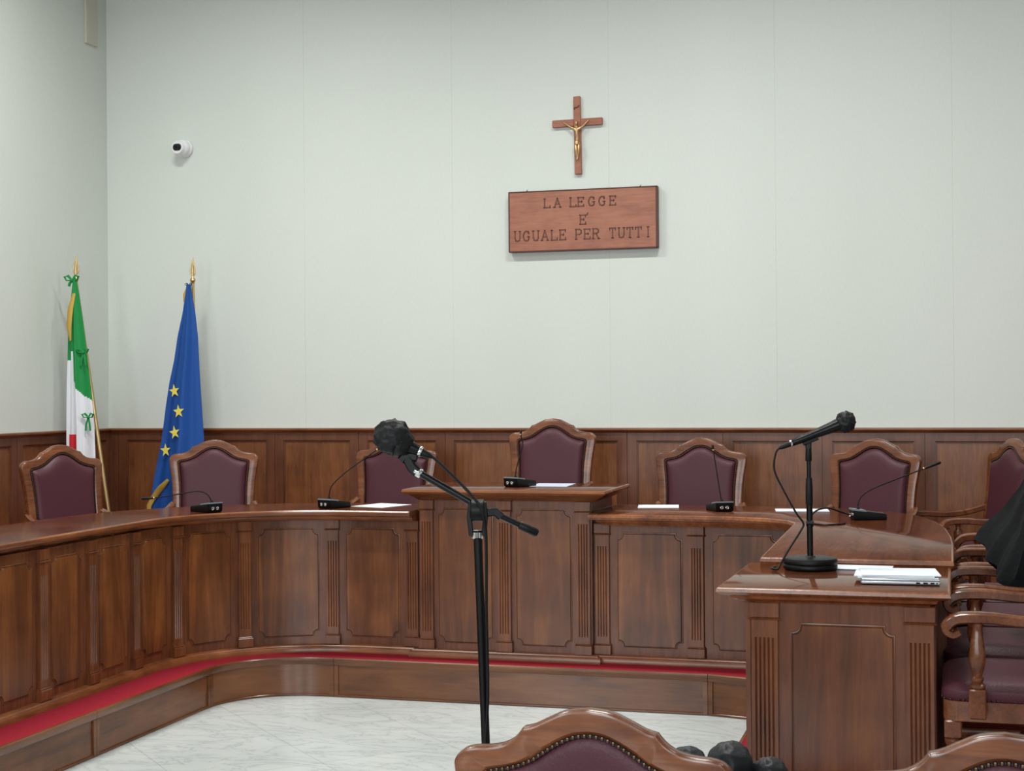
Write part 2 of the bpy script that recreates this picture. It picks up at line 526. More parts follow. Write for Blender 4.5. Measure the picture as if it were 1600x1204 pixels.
def raised_panel(mb, path, s0, s1, z0, z1, r=.030, relief=.0065):
    """fielded panel with scooped corners"""
    def cols(g):
        out = []
        rr = r - g
        k = 6
        al = math.asin(min(.9, max(-.9, g / rr)))
        for i in range(k + 1):        # left scoop, centre (s0, z)
            th = -al + (pi / 2 + 2 * al) * i / k
            out.append((s0 + rr * sin(th), rr * cos(th)))
        mid = []
        n = max(2, int((s1 - s0) / .04))
        lo, hi = s0 + rr * sin(pi / 2 + al), s1 - rr * sin(pi / 2 + al)
        for i in range(1, n): mid.append((lo + (hi - lo) * i / n, None))
        right = [(s1 - (a - s0), h) for a, h in reversed(out)]
        res = []
        for a, h in out + mid + right:
            if h is None: res.append((a, z1 + g, z0 - g))
            else: res.append((a, z1 - h, z0 + h))
        return res
    loops = []
    for g, d in ((.008, 0), (.007, .0035), (.0045, .004), (.003, .0008), (.0012, .0008), (-.001, relief)):
        c = cols(g)
        loops.append([(*path.at(a, d), zt) for a, zt, zb in c] + [(*path.at(a, d), zb) for a, zt, zb in reversed(c)])
    mb.loft(loops, True, False)
    c = cols(-.001)
    n = len(c)
    vs = loops[-1]
    mb.add(vs, [(i, i + 1, 2 * n - 2 - i, 2 * n - 1 - i) for i in range(n - 1)])


def pilaster(mb, path, sc, z0, z1, w=.078, nfl=3):
    h = w / 2
    # plinth block, capital block
    for a, b, hw, d in ((z0, z0 + .048, h + .004, .026), (z0 + .048, z0 + .055, h + .001, .022), (z1 - .056, z1 - .050, h + .004, .024), (z1 - .050, z1, h, .020)):
        sbox(mb, path, sc - hw, sc + hw, a, b, 0, d)
    hw = h - .004
    D = .016
    def prof(fl):
        p = [(-hw, 0), (-hw, D)]
        gw, gap = .007, .0135
        for i in range(nfl + 1):
            x = (i - nfl / 2) * gap
            for k in range(5):
                a = k / 4
                p.append((x - gw / 2 + gw * a, D - (.006 * sin(pi * a) if fl else 0)))
        p += [(hw, D), (hw, 0)]
        return p
    za, zb = z0 + .055, z1 - .056
    zs = [(za, 0), (za + .034, 0), (za + .040, 1), (zb - .062, 1), (zb - .056, 0), (zb, 0)]
    rings = [[(*path.at(sc + x, d), z) for x, d in prof(f)] for z, f in zs]
    mb.loft(rings, True, True)


def offset_poly(poly, d):
    """inward offset of a clockwise-or-ccw closed polygon"""
    n = len(poly)
    A = sum(poly[i][0] * poly[(i + 1) % n][1] - poly[(i + 1) % n][0] * poly[i][1] for i in range(n))
    sg = 1 if A > 0 else -1
    out = []
    for i in range(n):
        p = Vector(poly[i]); a = Vector(poly[i - 1]); b = Vector(poly[(i + 1) % n])
        d1, d2 = (p - a).normalized(), (b - p).normalized()
        n1, n2 = Vector((-d1.y, d1.x)) * sg, Vector((-d2.y, d2.x)) * sg
        q = (n1 + n2).normalized()
        out.append(p + q * (d / max(.35, q.dot(n1))))
    return out


def slab(mb, poly, prof):
    """prof: list of (inset, z) bottom to top"""
    mb.loft([[(q.x, q.y, z) for q in offset_poly(poly, i)] for i, z in prof], True, True)


# ------------------------------------------------------------------ room shell
XL, XR, YB, YF, ZC = -5.89, 4.6, 9.9, -3.5, 5.2
mb = MB(); mb.box(XL - .1, XR + .1, YF - .1, YB + .1, -.1, 0)
struct(mb.build('floor', M['marble'], smooth=False), 'white veined marble floor')
mb = MB(); mb.box(XL - .1, XR + .1, YF - .1, YB + .1, ZC, ZC + .1)
struct(mb.build('ceiling', M['ceiling'], smooth=False))
mb = MB(); mb.box(XL, XR, YB, YB + .1, 0, ZC)
struct(mb.build('wall_back', M['wall'], smooth=False), 'cream wallpapered wall behind the bench')
mb = MB(); mb.box(XL - .1, XL, YF, YB + .1, 0, ZC)
struct(mb.build('wall_left', M['wall2'], smooth=False))
mb = MB(); mb.box(XR, XR + .1, YF, YB + .1, 0, ZC)
struct(mb.build('wall_right', M['wall2'], smooth=False))
# rear wall with three window openings
mb = MB()
xs = [XL]
for x in WINX: xs += [x - .68, x + .68]
xs.append(XR)
for i in range(0, len(xs), 2): mb.box(xs[i], xs[i + 1], YF - .1, YF, 0, ZC)
for x in WINX:
    mb.box(x - .68, x + .68, YF - .1, YF, 0, 1.2)
    mb.box(x - .68, x + .68, YF - .1, YF, 4.0, ZC)
struct(mb.build('wall_rear', M['rearwood'], smooth=False))
for i, x in enumerate(WINX):
    mb = MB()
    for a, b, c, d in ((-.68, -.62, 1.2, 4.0), (.62, .68, 1.2, 4.0), (-.62, .62, 1.2, 1.26), (-.62, .62, 3.94, 4.0), (-.03, .03, 1.26, 3.94)):
        mb.box(x + a, x + b, YF - .08, YF - .02, c, d, .004)
    struct(mb.build('window_%d' % (i + 1), M['white']))


def wainscot(name, start, end, joints, capname):
    """panelling from start to end (plan points); joints are distances along it"""
    p = Path([start, end])
    L = p.L[-1]
    fr, pn, cp = MB(), MB(), MB()
    T = .022
    js = [0] + [j for j in joints if 0 < j < L] + [L]
    sbox(pn, p, 0, L, .195, 1.25, 0, .008, .001)
    for i in range(len(js) - 1):
        a, b = js[i] + (.0015 if i else 0), js[i + 1] - .0015
        sw = min(.062, (b - a) * .3)
        a2 = a + (.09 if i == 0 else 0)
        if a2 > a: sbox(fr, p, a, a2 - .003, .2, 1.262, .008, T, .002)
        sbox(fr, p, a2, a2 + sw, .2, 1.262, .008, T, .003)
        sbox(fr, p, b - sw, b, .2, 1.262, .008, T, .003)
        sbox(fr, p, a2 + sw, b - sw, 1.205, 1.262, .008, T - .001, .003)
        sbox(fr, p, a2 + sw, b - sw, .2, .33, .008, T - .001, .003)
        # thin bead round the panel
        for q in ((a2 + sw, a2 + sw + .008, .33, 1.205), (b - sw - .008, b - sw, .33, 1.205), (a2 + sw + .008, b - sw - .008, 1.197, 1.205), (a2 + sw + .008, b - sw - .008, .33, .338)):
            sbox(fr, p, q[0], q[1], q[2], q[3], .008, .015, .002)
    sweep(cp, p, [(0, 1.258), (.026, 1.262), (.029, 1.268), (.034, 1.272), (.044, 1.276), (.046, 1.283), (.044, 1.290), (0, 1.293)])
    root = fr.build(name, M['wall_frame'])
    struct(root, 'dark wooden wall panelling')
    pn.build('panel_field', M['wall_panel'], root)
    cp.build(capname, M['rail'] if abs(start[1] - end[1]) < .1 else M['railY'], root)
    return root


wainscot('trim_1', (XL + .001, YB), (XR, YB), [i * .628 + .69 for i in range(17)], 'cap_rail')
wainscot('trim_2', (XL, 2.2), (XL, YB - .001), [.86 + i * .63 for i in range(-1, 13)], 'cap_rail')

# ------------------------------------------------------------------ dais (raised platform)
ZP = .195
stp = [(-3.52, 2.2)] + arc(-3.09, 6.80, .43, 180, 90, 12) + [(-2.2, 7.235), (-1.13, 7.24), (-.93, 7.19), (-.80, 7.09), (-.80, 4.35), (XR, 4.35)]
poly = stp + [(XR, YB), (XL, YB), (XL, 2.2)]
sp = Path(stp)
def ngon_slab(mb, poly, z0, z1):
    n = len(poly)
    vs = [(x, y, z0) for x, y in poly] + [(x, y, z1) for x, y in poly]
    mb.add(vs, [tuple(range(n - 1, -1, -1)), tuple(range(n, 2 * n))] + [(i, (i + 1) % n, n + (i + 1) % n, n + i) for i in range(n)])
mb = MB(); ngon_slab(mb, offset_poly(poly, .0125), .001, ZP)
struct(mb.build('dais_carpet', M['carpet'], smooth=False), 'red carpet on the raised platform')
# riser with frames; joints at given stations
L1 = sp.L[1] + 0
LA = sp.L[13]
joints = [0, 1.2, 2.4, 3.6, sp.L[1] + .04, LA + .06,  sp.L[15], sp.L[17], sp.L[17] + 1.4, sp.L[18], sp.L[18] + 1.5, sp.L[18] + 3, sp.L[-1]]
fr, pn = MB(), MB()
for i in range(len(joints) - 1):
    a, b = joints[i] + .0012, joints[i + 1] - .0012
    sweep(pn, sp, [(-.012, .001), (-.008, .001), (-.008, ZP - .03), (-.012, ZP - .03)], a, b)
    for q0, q1 in ((a, a + .022), (b - .022, b)):
        sbox(fr, sp, q0, q1, .001, ZP - .034, -.008, 0, .002)
    sbox(fr, sp, a + .022, b - .022, .001, .012, -.008, -.001, .002)
    sweep(fr, sp, [(-.012, ZP - .034), (0, ZP - .034), (.003, ZP - .030), (.003, ZP - .004), (-.001, ZP + .001), (-.012, ZP + .001)], a, b)
r_ = fr.build('trim_3', M['step'])
struct(r_, 'wooden framed riser of the step')
pn.build('riser_panel', M['step'], r_)
# low riser under the middle chair
mb = MB(); mb.box(-3.0, -1.95, 8.35, 9.82, ZP, ZP + .12, .006)
struct(mb.build('presiding_riser', M['carpet']), 'carpeted riser under the middle chair')

# ------------------------------------------------------------------ judges' bench, left and back part
ZT = .937


def bench_section(root, path, sa, sb, pils, z0, zt, pw=.078, over=.10, first=True, panels=None, mats=None):
    """body, base moulding, pilasters and raised panels along path"""
    bd = MB(); sweep(bd, path, [(-.03, z0), (0, z0), (0, zt - .0552), (-.03, zt - .0552)], sa, sb)
    bd.build('front_body', M['frame'], root, True)
    mo = MB(); sweep(mo, path, [(0, z0), (.045, z0), (.045, z0 + .018), (.041, z0 + .025), (.031, z0 + .028), (.027, z0 + .034), (.014, z0 + .037), (0, z0 + .038)], sa, sb)
    mo.build('base_moulding', M['railH'], root, True)
    for c in pils:
        if sa - .01 <= c - pw / 2 and c + pw / 2 <= sb + .01:
            mb = MB(); pilaster(mb, path, c, z0 + .037, zt - .056, pw)
            mb.build('pilaster', M['pil'], root, True)
    edges = panels or [(pils[i] + pw / 2, pils[i + 1] - pw / 2) for i in range(len(pils) - 1)]
    for a, b in edges:
        w_ = b - a
        if w_ < .1: continue
        g = .042
        mb = MB(); raised_panel(mb, path, a + g, b - g, z0 + .084, zt - .055 - .052)
        mb.build('raised_panel', M['panel'], root, True)


bp_pts = [(-3.77, 3.0)] + arc(-2.97, 6.66, .8, 180, 90, 20) + [(-2.6325, 7.46)]
bpth = Path(bp_pts)
root = thing('judges_bench', 'long curved walnut judges bench on the left with panelled front, running to the left edge', 'bench', (-3.9, 7.6, ZP))
pils = [.43, .82, 1.21, 1.60, 1.99, 2.385, 2.775, 3.165, 3.552, 3.90, 4.30, 4.765, 5.203]
bench_section(root, bpth, 0, bpth.L[-1], pils, ZP, ZT, .072)
# worktop: swept slab with moulded nosing and a wide ledge
lp = Path([(-3.73, 3.0)] + arc(-3.01, 6.59, .72, 180, 90, 20) + [(-2.648, 7.31)])
prof = [(-.62, ZT - .03), (-.62, ZT - .004), (-.616, ZT)] + [(-.008, ZT), (-.001, ZT - .006), (.001, ZT - .016), (-.004, ZT - .026), (-.016, ZT - .032), (-.040, ZT - .034), (-.046, ZT - .044), (-.056, ZT - .052), (-.075, ZT - .055), (-.2, ZT - .055), (-.2, ZT - .03)]
prof = [(-.52 if a == -.62 else (-.516 if a == -.616 else a), b) for a, b in prof]
mb = MB(); sweep(mb, lp, prof)
mb.build('worktop', M['railH'], root, True, topmat=M['top'])
# side end and inner supports
for s0 in (.05, 1.3, 2.6, 3.9, 5.15):
    mb = MB(); sweep(mb, bpth, [(-.36, ZP), (-.031, ZP), (-.031, ZT - .06), (-.36, ZT - .06)], s0, s0 + .03)
    mb.build('support_board', M['frame'], root, True)

# ------------------------------------------------------------------ presiding judge's desk
ZD = 1.05
root = thing('presiding_desk', 'taller walnut desk in the middle of the bench, in front of the highest chair', 'desk', (-2.18, 7.7, ZP))
AX, BX, FY = -2.632, -1.728, 7.42
mb = MB(); mb.box(AX, BX, FY + .002, FY + .04, ZP, ZD - .05)
mb.build('front_body', M['frame'], root, True)
for a, b in ((AX, AX + .035), (BX - .035, BX)):
    mb = MB(); mb.box(a, b, FY + .041, 7.89, ZP, ZD - .05); mb.build('side_board', M['frame'], root, True)
fp = Path([(AX, FY + .002), (BX, FY + .002)])
for c in (.041, .453, .861):
    mb = MB(); pilaster(mb, fp, c, ZP + .037, ZD - .058, .077); mb.build('pilaster', M['pil'], root, True)
for a, b in ((.080, .414), (.492, .822)):
    mb = MB(); raised_panel(mb, fp, a + .028, b - .028, ZP + .078, ZD - .107)
    mb.build('raised_panel', M['panel'], root, True)
mb = MB()
bmp = [(0, ZP), (.048, ZP), (.048, ZP + .020), (.044, ZP + .027), (.034, ZP + .030), (.030, ZP + .036), (.016, ZP + .039), (0, ZP + .040)]
rings = [[(AX - d, FY - d * .0 - .001 if False else FY + .0, z) for d, z in bmp], [(AX - d, FY - d, z) for d, z in bmp], [(BX + d, FY - d, z) for d, z in bmp], [(BX + d, FY, z) for d, z in bmp]]
mb.loft(rings, True, True)
mb.build('base_moulding', M['rail'], root, True)
TP = [(.085, ZD - .058), (.066, ZD - .056), (.052, ZD - .044), (.036, ZD - .036), (.030, ZD - .030), (.008, ZD - .022), (.0, ZD - .013), (.003, ZD - .003), (.009, ZD)]
mb = MB(); slab(mb, [(-2.690, 7.31), (-1.638, 7.31), (-1.638, 7.93), (-2.685, 7.93)], TP)
mb.build('worktop', M['rail'], root, True, topmat=M['top'])

# ------------------------------------------------------------------ right hand bench
root = thing('side_bench', 'walnut bench right of the middle desk, its broad worktop curving round towards the camera', 'bench', (-1.0, 7.6, ZP))
rp = Path([(-1.7275, 7.46), (-.68, 7.46), (-.62, 7.36), (-.62, 5.60)])
bench_section(root, rp, 0, rp.L[-1], [.045, .518, .985], ZP, ZT, .078)
for a in (1.26, 1.71, 2.16, 2.61):
    mb = MB(); pilaster(mb, rp, a, ZP + .037, ZT - .056); mb.build('pilaster', M['pil'], root, True)
for a, b in ((1.30, 1.67), (1.75, 2.12), (2.20, 2.57)):
    mb = MB(); raised_panel(mb, rp, a + .04, b - .04, ZP + .084, ZT - .107); mb.build('raised_panel', M['panel'], root, True)
out = [(-1.7275, 7.32), (-1.2, 7.315), (-1.0, 7.295), (-.85, 7.24), (-.745, 7.15), (-.70, 7.03), (-.68, 5.585), (-.003, 5.585), (-.003, 6.20), (-.010, 6.50), (-.035, 6.90), (-.075, 7.22), (-.14, 7.48), (-.235, 7.68), (-.36, 7.83), (-.54, 7.93), (-.75, 7.97), (-1.0, 7.98), (-1.7275, 7.98)]
TR = [(.09, ZT - .060), (.062, ZT - .058), (.052, ZT - .048), (.036, ZT - .040), (.032, ZT - .034), (.009, ZT - .028), (.0, ZT - .016), (.003, ZT - .004), (.010, ZT)]
mb = MB(); slab(mb, out, TR)
mb.build('worktop', M['railY'], root, True, topmat=M['topY'])
for a, b in ((-.030, 5.62), (-.16, 7.1)):  # first board widened to hide lit carpet, dark wood in place of shade
    mb = MB(); mb.box(-.58, a, b, b + .03, ZP, ZT - .06); mb.build('support_board', M['frame'], root, True)

# ------------------------------------------------------------------ near desk on the right
ZW = .917
root = thing('end_desk', 'walnut desk end with fluted corner pilasters at the right, carrying the gooseneck stand and laptop', 'desk', (-.34, 5.3, ZP))
X0, X1, Y0, Y1 = -.634, -.060, 4.95, 5.59
mb = MB(); mb.box(X0 + .012, X1 - .012, Y0, Y0 + .03, ZP, ZW - .055)
mb.box(X0 + .0, X0 + .03, Y0 + .03, Y1, ZP, ZW - .055)
mb.box(X1 - .03, X1, Y0 + .03, Y1, ZP, ZW - .055)
mb.build('body', M['frame'], root, True)
fp = Path([(X0, Y0), (X1, Y0)])
W_ = X1 - X0
for c in (.047, W_ - .047):
    mb = MB(); pilaster(mb, fp, c, ZP + .039, ZW - .052, .092, 4); mb.build('pilaster', M['pil'], root, True)
mb = MB(); raised_panel(mb, fp, .136, W_ - .130, ZP + .09, ZW - .124, .03, .0065)
mb.build('raised_panel', M['panel'], root, True)
sd = Path([(X0, Y1), (X0, Y0 + .0)])   # left side face, travelling towards camera: right-hand side is -X
for c in (.595,):
    mb = MB(); pilaster(mb, sd, c, ZP + .039, ZW - .052, .080); mb.build('pilaster', M['pil'], root, True)
mb = MB(); raised_panel(mb, sd, .06, .52, ZP + .11, ZW - .11); mb.build('raised_panel', M['panel'], root, True)
mb = MB()
rings = [[(X0 - d, Y1, z) for d, z in bmp], [(X0 - d, Y0 - d, z) for d, z in bmp], [(X1 + d, Y0 - d, z) for d, z in bmp], [(X1 + d, Y1, z) for d, z in bmp]]
mb.loft(rings, True, True); mb.build('base_moulding', M['rail'], root, True)
TW = [(.085, ZW - .055), (.066, ZW - .053), (.058, ZW - .045), (.044, ZW - .040), (.038, ZW - .030), (.012, ZW - .024), (.0, ZW - .015), (.002, ZW - .005), (.010, ZW)]
mb = MB(); slab(mb, [(-.733, 4.87), (-.013, 4.87), (-.013, 5.583), (-.72, 5.583)], TW)
mb.build('worktop', M['railY'], root, True, topmat=M['topE'])


# ------------------------------------------------------------------ chairs
def chair_curve(B):
    oA = [(0, 0), (.045, -.006), (.082, -.022), (.112, -.037), (.134, -.043)]
    oB = [(.138, -.049), (.152, -.064), (.175, -.078), (.205, -.085), (.238, -.088), (.262, -.096), (.278, -.116), (.279, -.14), (.270, -.20), (.258, -.30)]
    oB += [(.253, -.30 - (B - .30) * .5), (.25, -B)]
    iA = [(0, -.052), (.028, -.056), (.056, -.068), (.082, -.084), (.105, -.100)]
    iB = [(.113, -.106), (.130, -.114), (.150, -.122), (.172, -.128), (.192, -.132), (.208, -.136), (.2165, -.144), (.2165, -.158), (.211, -.21), (.204, -.30)]
    iB += [(.202, -.30 - (B - .07 - .30) * .5), (.2, -(B - .07))]
    n = 4
    o = catmull([(*p, 0) for p in oA], n) + catmull([(*p, 0) for p in oB], n)
    i = catmull([(*p, 0) for p in iA], n) + catmull([(*p, 0) for p in iB], n)
    o = [(p.x, p.y) for p in o]; i = [(p.x, p.y) for p in i]
    full = lambda q: [(-x, z) for x, z in reversed(q[1:])] + q
    return full(o), full(i)


def make_chair(name, label, cat, H=1.05, seat=.44, arm=.61, group=None):
    root = thing(name, label, cat, group=group)
    B = H - seat - .01
    o, i = chair_curve(B)
    tilt = .13
    yb = .235
    def Y(z): return yb + (z - seat) * tilt
    def P(x, dz, dy):
        z = H + dz
        return (x, Y(z) + dy, z)
    def lerp(t, k): return (o[k][0] * (1 - t) + i[k][0] * t, o[k][1] * (1 - t) + i[k][1] * t)
    # carved wooden surround
    mb = MB()
    sec = [(0, -.013), (.05, -.018), (.14, -.020), (.80, -.021), (.9, -.016), (1, -.012), (1, .012), (.9, .016), (.8, .021), (.14, .020), (.05, .018), (0, .013)]
    rings = []
    for k in range(len(o)):
        rings.append([P(*lerp(t, k), d) for t, d in sec])
    mb.loft(rings, True, True)
    mb.bar([(-.252, Y(seat + .03), seat + .03), (.252, Y(seat + .03), seat + .03)], .018, .04)
    mb.build('back_frame', M['chair'], root)
    # leather back pads front and rear
    C0 = (0, -.18 - (B - .2) * .45)
    pads = []
    ii = i + [(i[-1][0] * (1 - 2 * t / 8), i[-1][1]) for t in range(1, 8)]
    for sgn, bulge, nm in ((-1, .030, 'back_cushion'), (1, .012, 'rear_back_cushion')):
        mb = MB()
        rings = []
        for r_, d in ((1.0, .006), (.985, .012), (.965, .012 + bulge * .3), (.94, .012 + bulge * .55), (.90, .012 + bulge * .77), (.85, .012 + bulge * .9), (.78, .012 + bulge * .97), (.6, .012 + bulge), (.1, .012 + bulge)):
            rings.append([P(C0[0] + (x - C0[0]) * r_, C0[1] + (z - C0[1]) * r_, sgn * d) for x, z in ii])
        mb.loft(rings, True, True)
        pads.append(mb.build(nm, M['leather'], root))
    # nail heads round both pads
    mbs = (MB(), MB())
    L = 0
    last = None
    for k in range(len(i)):
        q = Vector(lerp(.985, k))
        if last is None: last = q; acc = 0; continue
        seg = (q - last).length
        t = 0
        while acc + seg - t >= .0118:
            t += .0118 - acc; acc = 0
            c = last.lerp(q, t / seg)
            for q_, sgn in enumerate((-1, 1)):
                mbs[q_].sphere(P(c.x, c.y, sgn * .020), .0046, 6, (1, .8, 1))
        acc += seg - t
        last = q
    for q_, sgn in enumerate((-1, 1)):
        mbs[q_].tube([P(*lerp(.99, k), sgn * .0165) for k in range(len(i))], .0036, 6, mi=1)
        mbs[q_].build('nail_trim', [M['nail'], M['cord']], pads[q_])
    # seat cushion
    mb = MB()
    rings = []
    def rr(hx, y0, y1, z, r):
        pts = []
        for cx, cy, a0 in ((hx - r, y1 - r, 0), (-hx + r, y1 - r, 90), (-hx + r, y0 + r, 180), (hx - r, y0 + r, 270)):
            for q in range(4):
                a = radians(a0 + 30 * q); pts.append((cx + r * cos(a), cy + r * sin(a), z))
        return pts
    for ins, z in ((0, seat - .045), (-.006, seat - .03), (-.004, seat - .012), (.012, seat + .004), (.045, seat + .016), (.12, seat + .022)):
        rings.append(rr(.245 - ins, -.25 + ins, .225 - ins * .6, z, .05))
    mb.loft(rings, True, True)
    cush = mb.build('seat_cushion', M['leather'], root)
    mb = MB()
    mb.loft([rr(.246, -.251, .226, z, .045) for z in (seat - .105, seat - .045)], True, True)
    mb.build('seat_frame', M['chair'], root)
    mb = MB()
    n = 0
    ring = rr(.2475, -.2525, .2, seat - .04, .05)
    for k in range(len(ring)):
        a, b = Vector(ring[k]), Vector(ring[(k + 1) % len(ring)])
        m_ = max(1, int((b - a).length / .0135))
        for q in range(m_): mb.sphere(a.lerp(b, q / m_), .0046, 6)
    mb.build('nail_trim', M['nail'], cush)
    # legs
    for sx in (-1, 1):
        mb = MB()
        x = sx * .218
        mb.box(x - .026, x + .026, -.248, -.196, seat - .16, seat - .105 + .0, .004)
        mb.lathe((x, -.222, 0), [(.013, 0), (.017, .01), (.019, .03), (.015, .05), (.019, .12), (.025, .2), (.021, seat - .185), (.026, seat - .175), (.026, seat - .165), (.021, seat - .16)], 14)
        mb.build('leg', M['chair'], root)
        mb = MB()
        mb.bar([(sx * .225, .30, 0), (sx * .225, .245, .18), (sx * .227, yb, seat - .03), (sx * .228, yb + .004, seat + .02)], .02, .02, up=(0, 1, 0))
        mb.build('leg', M['chair'], root)
    mb = MB(); mb.bar([(-.21, .0, .2), (.21, .0, .2)], .012, .018); mb.build('stretcher', M['chair'], root)
    for sx in (-1, 1):
        mb = MB(); mb.bar([(sx * .222, -.205, .2), (sx * .222, .235, .2)], .012, .018); mb.build('stretcher', M['chair'], root)
    # arms: swept rest with a drooping scroll, on a turned post
    for sx in (-1, 1):
        mb = MB()
        ya = Y(arm + .03)
        pts = [(sx * .252, ya, arm + .035), (sx * .268, ya - .07, arm + .012), (sx * .276, ya - .16, arm - .006), (sx * .28, ya - .27, arm - .012), (sx * .278, ya - .37, arm - .004), (sx * .272, ya - .46, arm - .006), (sx * .268, ya - .495, arm - .020), (sx * .267, ya - .508, arm - .044), (sx * .267, ya - .488, arm - .058), (sx * .267, ya - .468, arm - .048)]
        pp_ = catmull(pts, 3)
        hw = [.020 + .010 * min(1, k / 14) for k in range(len(pp_))]
        hh = [.017 - (.005 if k > len(pp_) - 8 else 0) for k in range(len(pp_))]
        mb.bar(pp_, hw, hh, side=(1, 0, 0))
        a_ = mb.build('armrest', M['chair'], root)
        mb = MB()
        x, y = sx * .262, -.150
        mb.box(x - .025, x + .025, y - .025, y + .025, seat - .09, seat - .0, .004)
        mb.lathe((x, y, seat), [(.02, 0), (.024, .004), (.024, .012), (.015, .018), (.019, .026), (.019, .032), (.014, .038), (.020, .06), (.026, .085), (.024, .11), (.016, arm - seat - .05), (.013, arm - seat - .035), (.019, arm - seat - .02)], 14)
        mb.build('arm_post', M['chair'], a_)
    return root


proto = make_chair('armchair', 'x', 'chair')
used = [False]


def place(top, rz, label, z0, group=None, src=proto, H=1.05):
    o = src if not used[0] and src is proto else copy_tree(src)
    if src is proto: used[0] = True
    off = Matrix.Rotation(rz, 3, 'Z') @ Vector((0, .235 + (H - .44) * .13, 0))
    o.location = (top[0] - off.x, top[1] - off.y, z0)
    o.rotation_euler = (0, 0, rz)
    o['label'] = label
    if group: o['group'] = group
    return o


G = 'burgundy leather armchairs behind the bench'
place((-5.06, 7.95), radians(68), 'burgundy leather armchair at far left, below the green white and red flag', ZP, G)
place((-4.54, 8.9), radians(20), 'burgundy leather armchair in front of the blue flag', ZP, G)
place((-3.50, 9.45), 0, 'burgundy leather armchair behind the boom microphone, left of the tall middle chair', ZP, G)
place((-2.43, 9.38), 0, 'highest burgundy leather armchair, behind the raised middle desk below the plaque', ZP + .12, G)
place((-1.49, 9.38), 0, 'burgundy leather armchair directly right of the raised middle desk', ZP, G)
place((-.44, 9.25), radians(-20), 'burgundy leather armchair behind the bench corner, turned slightly left', ZP, G)
place((.335, 9.3), radians(-66), 'burgundy leather armchair farthest right, turned sharply left', ZP, G)
G2 = 'armchairs in the side row at the right'
side = make_chair('armchair', 'x', 'chair', arm=.66)
side_used = [False]


def place_c(x, y, rz, label, group, z0=ZP):
    o = copy_tree(side) if side_used[0] else side
    side_used[0] = True
    o.location = (x, y, z0); o.rotation_euler = (0, 0, rz)
    o['label'] = label; o['group'] = group
    return o


c1 = place_c(.212, 5.115, radians(-90), 'nearest armchair of the side row, its turned arm post beside the end desk', G2)
place_c(.215, 5.79, radians(-90), 'second armchair of the side row, with the black robe over it', G2)
place_c(.23, 6.47, radians(-90), 'third armchair of the side row, just beyond the black robe', G2)
place_c(.25, 7.15, radians(-90), 'fourth armchair of the side row, farthest from the camera', G2)

# public chairs in the foreground, a lower back
low = make_chair('low_back_armchair', 'wooden armchair back with brass nails at bottom centre, seen from behind', 'chair', H=.925, seat=.42, arm=.64, group='lower chairs in the foreground')
off = .235 + (.925 - .42) * .13
low.location = (-.69, 2.93 + off, 0); low.rotation_euler = (0, 0, pi)
l2 = copy_tree(low); l2.location = (.085, 2.90 + off, 0)
l2['label'] = 'wooden armchair back with brass nails at the bottom right corner, seen from behind'


# ------------------------------------------------------------------ wall plaque, crucifix, camera, trunking
root = thing('plaque', 'reddish wooden plaque with carved motto hanging on the cream wall below the cross', 'plaque', (-2.342, 9.86, 2.664))
def PT(x, z, d): # plaque-local
    return (x, -d, z)
mb = MB()
hx, hz = .503, .200
mb.loft([[PT(sx * (hx - i), sz * (hz - i), d) for sx, sz in ((-1, -1), (1, -1), (1, 1), (-1, 1))] for i, d in ((0, -.028), (0, .006), (.004, .010), (.010, .011))], True, True)
mb.build('board', M['plaque'], root, smooth=False)
mb = MB()
for a, b, c, d in ((-hx, hx, -hz - .002, -hz + .006), (-hx, hx, hz - .006, hz + .002), (-hx - .002, -hx + .006, -hz, hz), (hx - .012, hx + .002, -hz, hz)):
    mb.box(a, b, -.013, .026, c, d, .001)
mb.build('edge_strip', M['plaque_edge'], root)
for x in (-.385, .385):
    mb = MB(); mb.lathe((x, .02, .203), [(.006, 0), (.006, .004), (.002, .008)], 8); mb.tube([(x, .02, .207), (x + .004, .02, .214), (x, .02, .220), (x - .004, .02, .214), (x, .02, .207)], .0015, 6)
    mb.build('hanger', M['nail'], root)

